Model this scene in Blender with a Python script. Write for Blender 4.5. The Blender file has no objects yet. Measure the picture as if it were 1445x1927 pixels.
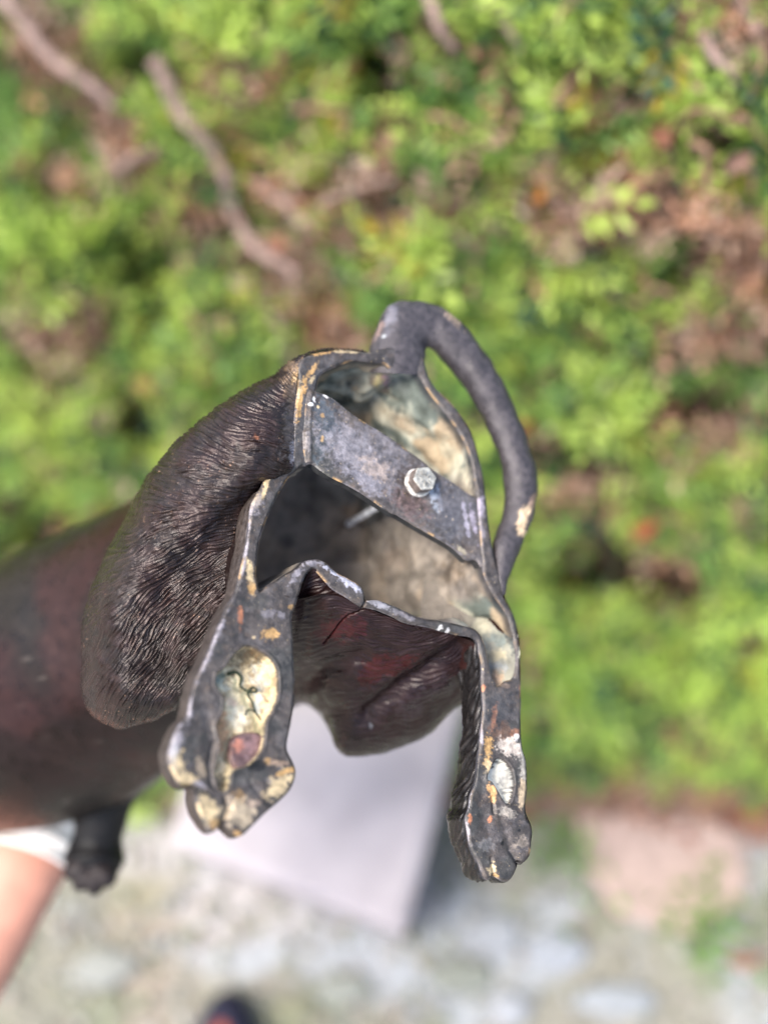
import bpy, math
import numpy as np
from mathutils import Vector
R = math.radians
S = bpy.context.scene
rng = np.random.default_rng(7)

# ------------------------------------------------------------------ camera, sky, sun, exposure
CAM = np.array([0.0, 0.0, 1.5]); TILT = R(25); F = 963.5 / math.tan(R(25))
cd = bpy.data.cameras.new('camera'); cam = bpy.data.objects.new('camera', cd)
S.collection.objects.link(cam); S.camera = cam
cam.location = CAM; cam.rotation_euler = (TILT, 0, 0)
cd.sensor_fit = 'VERTICAL'; cd.sensor_height = 24; cd.lens = 12 / math.tan(R(25))
cd.clip_start = 0.02; cd.clip_end = 200
cd.dof.use_dof = True; cd.dof.focus_distance = 0.488; cd.dof.aperture_fstop = 1.42
SUN_EL, SUN_AZ = R(64), R(-108)            # azimuth measured from +Y towards +X
w = bpy.data.worlds.new('World'); S.world = w; w.use_nodes = True
nt = w.node_tree; bg = nt.nodes['Background']
sk = nt.nodes.new('ShaderNodeTexSky'); sk.sky_type = 'NISHITA'; sk.sun_disc = False
sk.sun_elevation = SUN_EL; sk.sun_rotation = SUN_AZ; sk.dust_density = 3.0; sk.ozone_density = 1.0
nt.links.new(sk.outputs[0], bg.inputs[0]); bg.inputs[1].default_value = 0.14
sl = bpy.data.lights.new('sun', 'SUN'); sl.energy = 2.4; sl.angle = R(22); sl.color = (1, 0.95, 0.87)
so = bpy.data.objects.new('sun', sl); S.collection.objects.link(so)
sd = Vector((math.sin(SUN_AZ) * math.cos(SUN_EL), math.cos(SUN_AZ) * math.cos(SUN_EL), math.sin(SUN_EL)))
so.rotation_euler = sd.to_track_quat('Z', 'Y').to_euler()
S.view_settings.view_transform = 'Standard'; S.view_settings.look = 'None'
S.view_settings.exposure = 1.36
S.cycles.max_bounces = 6

# ------------------------------------------------------------------ maths
ct, st = math.cos(TILT), math.sin(TILT)
def P(px, py, d):
    px, py, d = np.broadcast_arrays(np.asarray(px, float), np.asarray(py, float), np.asarray(d, float))
    x = (px - 722.5) / F * d; y = -(py - 963.5) / F * d; z = -d
    return np.stack([x, CAM[1] + ct * y - st * z, CAM[2] + st * y + ct * z], -1)
def ground_d(px, py, h=0.0):
    k = st * (-(np.asarray(py, float) - 963.5) / F) - ct
    return -(CAM[2] - h) / k
def base_d(px, py): return 0.49 + 0.6 * ((px - 745) * .86 - (py - 1185) * .5) / 4200.
NC = np.array([.443, .257, .858])                       # base plane normal, camera axes
NW = np.array([NC[0], ct * NC[1] - st * NC[2], st * NC[1] + ct * NC[2]])

def hash3(i, j, k, s):
    h = (i * 374761393 + j * 668265263 + k * 2147483647 + s * 974634777) & 0xFFFFFFFF
    h = ((h ^ (h >> 13)) * 1274126177) & 0x7FFFFFFF
    h = ((h ^ (h >> 16)) * 2246822519) & 0xFFFFFFFF
    return ((h ^ (h >> 15)) & 0xFFFF) / 65535.0
def vnoise(p, s=0):
    i = np.floor(p).astype(np.int64); f = p - i; f = f * f * (3 - 2 * f)
    r = 0
    for a in (0, 1):
        for b in (0, 1):
            for c in (0, 1):
                wt = (f[..., 0] if a else 1 - f[..., 0]) * (f[..., 1] if b else 1 - f[..., 1]) * (f[..., 2] if c else 1 - f[..., 2])
                r = r + wt * hash3(i[..., 0] + a, i[..., 1] + b, i[..., 2] + c, s)
    return r
def fbm(p, o=4, s=0):
    r = 0; a = .5; t = 0
    for k in range(o):
        r = r + a * vnoise(p * 2 ** k, s + k * 17); t += a; a *= .5
    return r / t
def fb2(x, y, sc, o=4, s=0):
    x = np.asarray(x, float) / sc + 3.7; y = np.asarray(y, float) / sc + 1.3; r = 0; a = .5; t = 0
    for k in range(o):
        X, Y = x * 2 ** k, y * 2 ** k; i = np.floor(X).astype(np.int64); j = np.floor(Y).astype(np.int64); f = X - i; g = Y - j; f = f * f * (3 - 2 * f); g = g * g * (3 - 2 * g); q = s + k * 17
        r = r + a * ((hash3(i, j, 5, q) * (1 - f) + hash3(i + 1, j, 5, q) * f) * (1 - g) + (hash3(i, j + 1, 5, q) * (1 - f) + hash3(i + 1, j + 1, 5, q) * f) * g); t += a; a *= .5
    return r / t
def ss(a, b, x):
    t = np.clip((x - a) / (b - a), 0, 1); return t * t * (3 - 2 * t)
def cr_resample(pts, n, closed=False, up=12):
    p = np.asarray(pts, float)
    q = np.vstack([p[-1], p, p[0], p[1]]) if closed else np.vstack([2 * p[0] - p[1], p, 2 * p[-1] - p[-2]])
    out = []
    for k in range(1, len(q) - 2):
        a, b, c, d = q[k - 1], q[k], q[k + 1], q[k + 2]
        for t in np.linspace(0, 1, up, endpoint=False):
            out.append(.5 * ((2 * b) + (c - a) * t + (2 * a - 5 * b + 4 * c - d) * t * t + (3 * b - a - 3 * c + d) * t ** 3))
    out.append(p[0] if closed else p[-1])
    out = np.array(out); L = np.r_[0, np.cumsum(np.linalg.norm(np.diff(out[:, :2], axis=0), axis=1))]
    s = np.linspace(0, L[-1], n, endpoint=not closed)
    return np.stack([np.interp(s, L, out[:, k]) for k in range(out.shape[1])], -1)
def bispline(ctrl, nu, nv):
    c = np.asarray(ctrl, float)
    def ax(a, n):
        m = a.shape[0]; q = np.concatenate([2 * a[:1] - a[1:2], a, 2 * a[-1:] - a[-2:-1]], 0)
        t = np.linspace(0, m - 1, n); i = np.minimum(t.astype(int), m - 2); f = (t - i).reshape((-1,) + (1,) * (a.ndim - 1))
        A, B, C, D = q[i], q[i + 1], q[i + 2], q[i + 3]
        return .5 * ((2 * B) + (C - A) * f + (2 * A - 5 * B + 4 * C - D) * f * f + (3 * B - A - 3 * C + D) * f ** 3)
    c = ax(c, nv); c = ax(np.swapaxes(c, 0, 1), nu); return np.swapaxes(c, 0, 1)
def sdist(x, y, poly):                                   # signed distance, + inside (exact within 40 px of the outline)
    poly = np.asarray(poly, float); a = poly; b = np.roll(poly, -1, 0); grid = x.ndim == 2 and x.shape[0] > 60 and x.shape[1] > 60 and np.ptp(x[0]) > 60 and abs(x[0, 0] - x[-1, 0]) < 1e-9
    D = np.full(x.shape, 1600.); ins = np.zeros(x.shape, bool); nx = x.copy(); ny = y.copy(); W = 40.
    if grid: gx, gy = x[0], y[:, 0]
    for (ax, ay), (bx, by) in zip(a, b):
        if grid:
            i0, i1 = np.searchsorted(gy, (min(ay, by) - W, max(ay, by) + W)); j0, j1 = np.searchsorted(gx, (min(ax, bx) - W, max(ax, bx) + W))
            r0, r1 = np.searchsorted(gy, (min(ay, by), max(ay, by))); w = (slice(i0, i1), slice(j0, j1)); wr = (slice(r0, r1), slice(None))
        else: w = wr = (slice(None),) * x.ndim
        X, Y = x[w], y[w]
        vx, vy = bx - ax, by - ay; t = np.clip(((X - ax) * vx + (Y - ay) * vy) / (vx * vx + vy * vy + 1e-9), 0, 1)
        qx, qy = ax + t * vx, ay + t * vy; d = (X - qx) ** 2 + (Y - qy) ** 2; Dw = D[w]; m = d < Dw
        Dw[m] = d[m]; nx[w][m] = qx[m]; ny[w][m] = qy[m]
        if ay != by:
            X, Y = x[wr], y[wr]; ins[wr] ^= ((ay > Y) != (by > Y)) & (X < (bx - ax) * (Y - ay) / (by - ay) + ax)
    D = np.sqrt(D); return np.where(ins, D, -D), nx, ny
def linedist(x, y, line):
    line = np.asarray(line, float); D = np.full(x.shape, 1e9)
    for (ax, ay), (bx, by) in zip(line[:-1], line[1:]):
        vx, vy = bx - ax, by - ay; t = np.clip(((x - ax) * vx + (y - ay) * vy) / (vx * vx + vy * vy + 1e-9), 0, 1)
        D = np.minimum(D, np.hypot(x - ax - t * vx, y - ay - t * vy))
    return D

# ------------------------------------------------------------------ mesh helpers
def mesh_obj(name, V, faces, mat, parent=None, col=None, smooth=True):
    V = np.asarray(V, float).reshape(-1, 3)
    if not isinstance(faces, list): faces = [faces]
    faces = [np.asarray(f, np.int32) for f in faces if len(f)]
    me = bpy.data.meshes.new(name); me.vertices.add(len(V)); me.vertices.foreach_set('co', V.ravel())
    nl = sum(f.size for f in faces); npoly = sum(len(f) for f in faces)
    me.loops.add(nl); me.loops.foreach_set('vertex_index', np.concatenate([f.ravel() for f in faces]))
    tot = np.concatenate([np.full(len(f), f.shape[1]) for f in faces])
    me.polygons.add(npoly); me.polygons.foreach_set('loop_start', np.r_[0, np.cumsum(tot)[:-1]].astype(np.int32))
    me.update(calc_edges=True); me.validate()
    me.polygons.foreach_set('use_smooth', np.full(len(me.polygons), bool(smooth)))
    if col is not None:
        at = me.color_attributes.new('Col', 'FLOAT_COLOR', 'POINT')
        c = np.ones((len(V), 4)); c[:, :3] = np.clip(np.asarray(col).reshape(-1, 3), 0, 1); at.data.foreach_set('color', c.ravel())
    me.materials.append(mat)
    o = bpy.data.objects.new(name, me); S.collection.objects.link(o)
    if parent is not None: put(o, parent)
    return o
def put(o, parent):
    o.parent = parent
    bpy.context.view_layer.update(); o.matrix_parent_inverse = parent.matrix_world.inverted()
def empty(name, loc):
    o = bpy.data.objects.new(name, None); S.collection.objects.link(o); o.location = loc; o.empty_display_size = .02; return o
def tag(o, label=None, cat=None, group=None, kind=None):
    for k, v in (('label', label), ('category', cat), ('group', group), ('kind', kind)):
        if v: o[k] = v
    return o
def gridfaces(n, m, wrap_v=False, wrap_u=False, off=0):
    i = np.arange(n if wrap_u else n - 1); j = np.arange(m if wrap_v else m - 1)
    I, J = np.meshgrid(i, j, indexing='ij'); I2, J2 = (I + 1) % n, (J + 1) % m
    return off + np.stack([I * m + J, I2 * m + J, I2 * m + J2, I * m + J2], -1).reshape(-1, 4)
def gnormals(V):
    a = np.gradient(V, axis=0); b = np.gradient(V, axis=1); n = np.cross(a, b)
    n /= np.linalg.norm(n, axis=-1, keepdims=True) + 1e-12
    s = np.sign((n * (CAM - V)).sum(-1).sum()); return n * s
def join(parts):
    V = []; Fs = []; C = []; o = 0
    for v, f, c in parts:
        v = np.asarray(v).reshape(-1, 3); V.append(v)
        for g in (f if isinstance(f, list) else [f]): Fs.append(np.asarray(g) + o)
        C.append(np.broadcast_to(np.asarray(c, float).reshape(-1, 3), (len(v), 3)) if c is not None else np.zeros((len(v), 3))); o += len(v)
    return np.vstack(V), Fs, np.vstack(C)
def rings_tube(c, rad, n=24, flat=1.0, caps=True):
    c = np.asarray(c, float); rad = np.asarray(rad, float); t = np.gradient(c, axis=0)
    t /= np.linalg.norm(t, axis=1, keepdims=True) + 1e-12
    ref = np.array([.13, .2, .97]); u = np.cross(t, ref); u /= np.linalg.norm(u, axis=1, keepdims=True) + 1e-9; v = np.cross(t, u)
    a = np.linspace(0, 2 * np.pi, n, endpoint=False)
    V = c[:, None] + rad[:, None, None] * (np.cos(a)[None, :, None] * u[:, None] + flat * np.sin(a)[None, :, None] * v[:, None])
    return V
def tube_parts(c, rad, n=16, flat=1.0, col=None):
    V = rings_tube(c, rad, n, flat); m = len(V); f = [gridfaces(m, n, wrap_v=True)]
    VV = np.vstack([V.reshape(-1, 3), c[0], c[-1]]); k = m * n; j = np.arange(n)
    f.append(np.stack([np.full(n, k), j, (j + 1) % n], -1)); f.append(np.stack([np.full(n, k + 1), (m - 1) * n + (j + 1) % n, (m - 1) * n + j], -1))
    return VV, f, col

# ------------------------------------------------------------------ materials
def material(name, rough=.5, metal=0., spec=.5, usecol=True, base=(.5, .5, .5), var=.25, scale=300., bump=.2, bscale=900., coat=0., transl=0., rvar=.15, sheen=0):
    m = bpy.data.materials.new(name); m.use_nodes = True; t = m.node_tree; N = t.nodes; L = t.links
    b = N['Principled BSDF']; tc = N.new('ShaderNodeTexCoord')
    n1 = N.new('ShaderNodeTexNoise'); n1.inputs['Scale'].default_value = scale; n1.inputs['Detail'].default_value = 6
    L.new(tc.outputs['Object'], n1.inputs['Vector'])
    if usecol:
        a = N.new('ShaderNodeAttribute'); a.attribute_name = 'Col'; src = a.outputs['Color']
    else:
        a = N.new('ShaderNodeRGB'); a.outputs[0].default_value = (*base, 1); src = a.outputs[0]
    mr = N.new('ShaderNodeMapRange'); mr.inputs[1].default_value = .3; mr.inputs[2].default_value = .7
    mr.inputs[3].default_value = 1 - var; mr.inputs[4].default_value = 1 + var
    L.new(n1.outputs['Fac'], mr.inputs[0])
    mx = N.new('ShaderNodeVectorMath'); mx.operation = 'SCALE'; L.new(src, mx.inputs[0]); L.new(mr.outputs[0], mx.inputs['Scale'])
    L.new(mx.outputs[0], b.inputs['Base Color'])
    n2 = N.new('ShaderNodeTexNoise'); n2.inputs['Scale'].default_value = bscale; n2.inputs['Detail'].default_value = 5
    L.new(tc.outputs['Object'], n2.inputs['Vector'])
    bp = N.new('ShaderNodeBump'); bp.inputs['Strength'].default_value = bump; bp.inputs['Distance'].default_value = .0006
    L.new(n2.outputs['Fac'], bp.inputs['Height']); L.new(bp.outputs[0], b.inputs['Normal'])
    mr2 = N.new('ShaderNodeMapRange'); mr2.inputs[1].default_value = .3; mr2.inputs[2].default_value = .7
    mr2.inputs[3].default_value = max(.02, rough - rvar); mr2.inputs[4].default_value = min(1, rough + rvar)
    L.new(n1.outputs['Fac'], mr2.inputs[0]); L.new(mr2.outputs[0], b.inputs['Roughness'])
    b.inputs['Metallic'].default_value = metal; b.inputs['Specular IOR Level'].default_value = spec
    b.inputs['Coat Weight'].default_value = coat; b.inputs['Coat Roughness'].default_value = .25
    if transl:
        tr = N.new('ShaderNodeBsdfTranslucent'); L.new(mx.outputs[0], tr.inputs['Color'])
        ms = N.new('ShaderNodeMixShader'); ms.inputs[0].default_value = transl
        L.new(b.outputs[0], ms.inputs[1]); L.new(tr.outputs[0], ms.inputs[2]); L.new(ms.outputs[0], N['Material Output'].inputs[0])
    return m
M_BRONZE = material('bronze_patina', .25, .4, .48, var=.3, scale=220, bump=.45, bscale=1900, coat=.08)
M_DULL = material('bronze_patina_dull', .34, .15, .27, var=.3, scale=150, bump=.3, bscale=1200)
M_CUT = material('cut_bronze_face', .5, .25, .5, var=.35, scale=350, bump=.6, bscale=1300)
M_PLASTER = material('plaster_core', .85, 0, .3, var=.22, scale=260, bump=.5, bscale=900)
M_INNER = material('inner_shell', .75, .1, .3, var=.35, scale=120, bump=.7, bscale=500)
M_STEEL = material('zinc_steel', .45, .4, .5, var=.45, scale=420, bump=.6, bscale=1500)
M_BLACK = material('black_patina', .55, 0, .22, var=.3, scale=200, bump=.3)
M_ZINC = material('zinc_rod', .3, .3, .6, var=.1, scale=300)
M_LEAF = material('leaf', .42, 0, .5, var=.15, scale=90, bump=.1, transl=.42)
M_BARK = material('bark', .85, 0, .3, var=.35, scale=120, bump=.8, bscale=300)
M_SKIN = material('skin', .5, 0, .45, usecol=False, base=(.50, .235, .165), var=.14, scale=45, bump=.35)
M_CLOTH = material('white_cloth', .85, 0, .2, usecol=False, base=(.80, .75, .70), var=.05, scale=200)
M_SLAB = material('pale_stone', .7, 0, .3, usecol=False, base=(.40, .355, .36), var=.2, scale=11, bump=.3)
M_GROUND = material('gravel', .9, 0, .2, var=.25, scale=60, bump=.5, bscale=200)
M_SHOE = material('shoe_fabric', .8, 0, .2, usecol=False, base=(.022, .022, .04), var=.2)
M_SHOER = material('shoe_tongue', .8, 0, .2, usecol=False, base=(.32, .08, .05), var=.2)

# ------------------------------------------------------------------ statue outlines
OUT = [(693,662),(645,655),(616,658),(592,664),(572,670),(560,690),(561,712),(559,733),(555,778),(552,820),(551,851),(547,874),(544,887),(529,884),(512,886),(500,898),
 (488,923),(473,950),(469,983),(463,1026),(454,1068),(444,1112),(427,1142),(408,1187),(390,1233),(369,1279),(358,1318),(352,1349),(336,1366),(321,1401),(317,1432),
 (329,1462),(342,1481),(361,1481),(368,1489),(369,1508),(375,1528),(388,1555),(396,1566),(406,1564),(419,1547),(425,1553),(439,1568),(450,1574),(462,1568),(498,1532),(529,1505),
 (549,1483),(558,1454),(552,1433),(541,1410),(543,1387),(549,1358),(554,1321),(556,1300),(553,1245),(552,1193),(550,1162),(560,1131),(572,1093),(585,1073),(594,1073),(610,1091),
 (627,1109),(648,1122),(677,1141),(687,1143),(710,1149),(739,1161),(761,1172),(799,1179),(824,1186),(841,1190),(861,1195),(884,1198),(898,1206),(901,1225),(906,1250),
 (906,1283),(908,1308),(909,1333),(906,1366),(903,1399),(900,1429),(895,1471),(886,1496),(883,1520),(876,1541),(880,1566),(883,1588),(890,1606),(900,1624),(906,1641),
 (913,1656),(923,1654),(929,1648),(938,1655),(949,1659),(959,1657),(966,1649),(973,1633),(976,1623),(983,1625),(997,1611),(1001,1583),(1002,1558),(991,1530),(990,1506),
 (993,1475),(991,1433),(984,1410),(981,1374),(981,1300),(980,1241),(978,1205),(973,1175),(966,1153),(950,1120),(934,1060),(922,1000),(919,966),(915,933),(912,902),
 (903,861),(894,828),(874,789),(845,753),(824,733),(811,716),(803,695),(799,675),(785,660),(750,652),(718,655)]
INN = [(598,724),(602,708),(616,697),(645,685),(666,678),(687,680),(708,682),(724,684),(735,694),(759,696),(770,690),(789,708),(807,737),(836,774),(861,809),(878,841),(888,874),
 (892,900),(897,930),(902,1000),(908,1062),(911,1085),(928,1120),(940,1137),(955,1161),(962,1186),(966,1200),(971,1233),(969,1263),(963,1278),(953,1280),(944,1286),(939,1291),(935,1288),
 (926,1270),(920,1243),(916,1223),(911,1206),(903,1192),(893,1183),(875,1178),(850,1172),(825,1168),(800,1164),(782,1159),(761,1149),(741,1140),(710,1129),(689,1130),(687,1118),
 (677,1101),(658,1089),(633,1076),(616,1060),(596,1051),(573,1054),(556,1070),(538,1080),(519,1093),(502,1103),(491,1113),(486,1099),(483,1078),(485,1047),(490,1016),(500,985),
 (511,958),(523,933),(538,908),(548,893),(556,887),(569,877),(583,870),(585,800),(592,750)]
OUTr = cr_resample(OUT, 520, True, 6); INNr = cr_resample(INN, 300, True, 6)
CAVL = cr_resample([(454,1220),(466,1214),(487,1222),(512,1241),(523,1266),(524,1308),(514,1335),(502,1360),(499,1390),(492,1415),(470,1440),(438,1452),(433,1481),(419,1491),(407,1466),(406,1445),
 (415,1401),(408,1364),(419,1345),(423,1314),(408,1291),(410,1266),(423,1258),(439,1235)], 90, True, 5)
CAVR = cr_resample([(920,1455),(926,1441),(936,1428),(949,1431),(963,1450),(967,1475),(962,1503),(953,1513),(944,1500),(934,1483),(926,1471),(918,1466)], 50, True, 5)
BAR = [(588,735),(608,741),(625,749),(649,768),(681,791),(728,818),(799,868),(813,881),(853,906),(882,927),(905,938),(912,960),(918,1010),(920,1060),(908,1068),(896,1052),(880,1054),(869,1043),
 (845,1024),(793,995),(747,968),(739,966),(706,945),(664,918),(627,900),(606,887),(588,873),(572,868),(570,800),(575,740)]
BARr = cr_resample(BAR, 200, True, 5)

SLATE = np.array([.066, .059, .058]); CREAM = np.array([.52, .42, .26]); GOLD = np.array([.44, .28, .12]); PALE = np.array([.27, .26, .30])
WHITE = np.array([.72, .72, .74]); COPPER = np.array([.46, .19, .10]); DARK = np.array([.012, .012, .013]); BROWN = np.array([.10, .055, .035])
def paint(C, x, y, items, seed=0, sc=9., soft=1.):
    for q, (cx, cy, rx, ry, ang, col, k) in enumerate(items):
        W = 1.9 * max(rx, ry) + 4; sel = (np.abs(x - cx) < W) & (np.abs(y - cy) < W)
        if not sel.any(): continue
        X, Y = x[sel], y[sel]; a = R(ang); dx, dy = X - cx, Y - cy; u = (dx * math.cos(a) + dy * math.sin(a)) / rx; v = (-dx * math.sin(a) + dy * math.cos(a)) / ry
        r = np.hypot(u, v) + 1.7 * (fb2(X, Y, sc, 4, seed + q * 3) - .5) + .9 * (fb2(X, Y, 3.2, 2, seed + q * 3 + 1) - .5)
        m = (1 - ss(1 - .42 * soft, 1 + .22 * soft, r)) * k * (.62 + .7 * fb2(X, Y, 5., 3, seed + q + 90))
        m = np.clip(m, 0, 1)[..., None]; tint = (.72 + .56 * fb2(X, Y, 7., 3, seed + q + 130))[..., None]
        C[sel] = C[sel] * (1 - m) + np.asarray(col) * tint * m
    return C
PLATE_PAINT = [
 (600,800,40,120,0,(.075,.078,.088),.6),(566,752,6,34,10,GOLD,1),(563,740,4,18,8,CREAM,.7),(604,664,26,4,-8,GOLD,1),(648,661,34,3,4,CREAM,.7),(590,694,5,18,32,GOLD,.8),(586,716,4,9,30,CREAM,.6),
 (550,838,5,30,5,PALE,1),(549,862,4,14,0,WHITE,.8),(500,915,4,26,16,CREAM,1),(482,944,9,15,30,CREAM,.9),(480,948,12,22,25,PALE,.6),(466,1000,4,60,6,PALE,.9),(472,1082,7,32,-10,CREAM,1),(476,1108,7,14,-10,GOLD,.8),
 (460,1050,4,40,8,PALE,.7),(453,1158,5,22,0,COPPER,.7),(509,1193,15,13,0,GOLD,.95),(478,1200,4,4,0,CREAM,.8),(549,1143,5,5,0,GOLD,.7),(505,1155,12,9,0,PALE,.4),(530,1158,8,8,30,PALE,.5),
 (648,1088,38,9,33,(.42,.43,.52),1),(596,1060,22,6,0,PALE,.8),(560,1080,20,8,-50,PALE,.7),(712,1137,26,7,20,(.32,.32,.36),.9),(760,1158,24,5,25,PALE,.5),(826,1182,7,4,-40,WHITE,.8),(843,1186,3,5,0,WHITE,.7),
 (390,1235,7,70,24,PALE,.8),(356,1330,6,30,5,PALE,.9),(330,1395,12,30,15,PALE,.9),(334,1438,14,30,0,CREAM,1),(350,1466,26,13,10,CREAM,1),(328,1420,6,22,0,WHITE,.5),(378,1442,9,20,-10,(.45,.36,.26),.7),
 (378,1478,14,5,25,PALE,.8),(392,1525,21,30,-25,CREAM,1),(403,1552,10,13,10,GOLD,.7),(448,1500,12,13,0,GOLD,.8),(452,1530,32,24,-10,(.44,.37,.27),.85),(448,1568,11,5,35,GOLD,.8),
 (530,1475,34,18,-42,CREAM,1),(540,1452,22,5,-18,GOLD,1),(520,1436,24,6,5,(.5,.36,.26),.6),(503,1432,5,5,0,GOLD,.8),(475,1512,14,8,-20,(.35,.27,.22),.6),(500,1512,18,7,-35,(.03,.03,.032),.7),
 (484,1441,17,12,-30,DARK,1),(505,1470,8,6,40,PALE,.5),
 (940,1330,25,30,0,(.045,.048,.055),.7),(944,1378,20,22,-20,BROWN*1.6,.5),(930,1350,6,20,10,COPPER,.3),(960,1405,26,16,15,(.58,.52,.47),.85),(971,1390,5,8,0,WHITE,1),(968,1380,12,8,-30,COPPER,.3),
 (917,1412,8,28,5,GOLD,1),(919,1440,6,14,0,CREAM,.7),(986,1445,7,28,0,(.5,.48,.44),.8),(984,1490,8,26,0,(.5,.40,.28),.8),(926,1489,9,15,-8,(.55,.33,.15),1),(952,1527,15,11,0,(.4,.37,.33),.7),(975,1560,12,10,0,(.03,.03,.03),.5),
 (926,1634,9,11,20,CREAM,1),(934,1648,7,3,35,GOLD,.9),(884,1541,3,9,0,COPPER,.9),(922,1541,4,6,0,COPPER,.9),(980,1585,12,14,0,(.3,.26,.22),.6),(997,1603,4,8,0,GOLD,.7),(915,1590,18,12,0,(.2,.2,.21),.5),
 (910,1295,3,9,0,COPPER,.7),(980,1298,4,14,0,COPPER,.5),(893,1220,4,18,0,PALE,.5),(905,1345,3,60,-2,PALE,.9),(888,1480,3,40,10,(.5,.5,.55),.9),(881,1575,3,30,-5,PALE,1),(977,1563,3,4,0,DARK,1),(946,1585,3,7,10,DARK,1),(978,1623,4,4,0,DARK,1),
 (934,1434,7,6,0,DARK,1),(953,1290,8,5,0,(.2,.15,.12),.6),(900,1000,10,40,0,(.2,.19,.23),.6),(905,950,8,22,0,(.28,.26,.33),.8)]
BAR_PAINT = [(700,860,120,45,34,(.115,.112,.128),.75),(860,960,50,60,20,(.085,.086,.10),.6),(612,790,20,48,-8,(.045,.060,.078),.75),(600,840,10,30,10,(.055,.07,.085),.6),(655,845,60,32,35,(.20,.196,.225),.6),(705,880,30,18,35,(.30,.25,.225),.55),(690,908,45,15,35,(.2,.2,.24),.55),(580,830,10,16,0,(.16,.15,.16),.8),
 (605,890,25,5,35,(.12,.12,.10),.8),(590,752,3,6,0,WHITE,1),(585,762,4,3,0,WHITE,1),(598,766,3,4,0,CREAM,1),(606,782,4,4,0,GOLD,.7),(605,827,4,6,0,GOLD,.6),(770,950,38,22,30,(.10,.07,.07),.85),(815,935,8,28,-12,(.24,.27,.32),.8),(830,940,5,26,-12,(.2,.22,.27),.7),
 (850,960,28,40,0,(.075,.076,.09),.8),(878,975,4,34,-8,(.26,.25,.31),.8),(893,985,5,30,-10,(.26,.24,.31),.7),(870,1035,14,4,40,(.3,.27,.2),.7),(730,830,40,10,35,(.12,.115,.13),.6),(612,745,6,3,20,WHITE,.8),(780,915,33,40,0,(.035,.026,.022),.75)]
GROOVES = [([(404,1400),(398,1440),(402,1475),(425,1500),(433,1520),(420,1545)],7,1.6),([(345,1478),(380,1484),(410,1500)],5,1.3),([(470,1470),(492,1500),(520,1520)],5,.6),
 ([(380,1300),(395,1380),(392,1440)],12,.9),([(352,1480),(372,1490)],5,1.5),([(420,1548),(428,1520)],4,1.5),
 ([(945,1540),(958,1590),(975,1620)],8,1.0),([(905,1440),(905,1520),(925,1590)],10,.8),([(930,1650),(925,1615)],4,1.0),([(976,1622),(962,1600)],5,1.2),([(996,1540),(975,1550)],5,.5),([(927,1500),(930,1530)],3,1.1),
 ([(541,1410),(520,1400)],8,.5),([(683,1143),(688,1130),(690,1120)],2.2,1.6)]
def plate(OP, IP, step, cavs, paints, extra=None, lift=0., bev=1.0, grooves=()):
    x0, y0 = OP.min(0) - 3; x1, y1 = OP.max(0) + 3
    X, Y = np.meshgrid(np.arange(x0, x1, step), np.arange(y0, y1, step), indexing='xy')
    s, nx, ny = sdist(X, Y, OP)
    if IP is not None:
        s2, mx, my = sdist(X, Y, IP); s2 = -s2; m = s2 < s; s = np.where(m, s2, s); nx = np.where(m, mx, nx); ny = np.where(m, my, ny)
    snap = np.abs(s) < step * .62; X = np.where(snap, nx, X); Y = np.where(snap, ny, Y); ins = snap | (s > 0); sdi = np.where(snap, 0, np.maximum(s, 0))
    h = -bev * (1 - ss(0, 6, sdi)) ** 1.5 + .50 * (fb2(X, Y, 16., 3, 5) - .5) + .16 * (fb2(X, Y, 4., 3, 8) - .5) + 1.1 * (fb2(X, Y, 60., 2, 9) - .5)
    for line, wd, dp in grooves: h -= dp * np.exp(-(linedist(X, Y, line) / wd) ** 2)
    cm = np.zeros(X.shape, int)
    for q, (cp, dep) in enumerate(cavs):
        c, _, _ = sdist(X, Y, cp); h -= dep * ss(-.8, 4.2, c) + .8 * ss(0, 25, c); h += .5 * np.exp(-((c + 3) / 3) ** 2); cm[c > .9] = q + 1
    C = np.ones(X.shape + (3,)) * SLATE; C *= (.7 + .6 * fb2(X, Y, 26., 4, 31))[..., None]
    C = C * (1 + .25 * (fb2(X, Y, 5, 3, 40) - .5))[..., None]
    for q_, (sc_, lo, hi, cc_, kk) in enumerate([(44, .48, .72, (.036, .034, .036), .6), (18, .56, .70, (.115, .11, .12), .35), (11, .60, .72, (.11, .08, .06), .28), (46, .56, .70, (.045, .050, .050), .5), (6, .66, .78, (.19, .18, .18), .25)]):
        mk = (ss(lo, hi, fb2(X, Y, sc_, 4, 400 + q_ * 7)) * kk)[..., None]; C = C * (1 - mk) + np.array(cc_) * mk
    C[:] = paint(C, X, Y, paints, 11)
    sp = fb2(X, Y, 2.6, 2, 77); m = ss(.87, .92, sp)[..., None] * .6; C[:] = C * (1 - m) + CREAM * m
    e = (1 - ss(0, 3.2, sdi)) * ss(.45, .62, fb2(X, Y, 22, 3, 63)); C[:] = C * (1 - e[..., None] * .3) + PALE * e[..., None] * .3
    e = (1 - ss(0, 4.5, sdi)) * ss(.58, .70, fb2(X, Y, 26, 4, 163)) * (.35 + .65 * (Y < 1110)); C[:] = C * (1 - e[..., None] * .75) + GOLD * e[..., None] * .75; C = C * np.array([1.06, 1., .93])
    if extra: C, h = extra(X, Y, C, h, cm)
    V = P(X, Y, base_d(X, Y) + lift) + NW * (h * .001)[..., None]
    m = X.shape[1]; ok = ins; f = gridfaces(*X.shape); cells = ok.ravel()[f]; four = cells.all(1); f4 = f[four]
    three = cells.sum(1) == 3; f3 = f[three]; f3 = np.array([r[c] for r, c in zip(f3, cells[three])]) if three.any() else np.zeros((0, 3), int)
    return X, Y, V, C, cm, f4, f3
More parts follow.
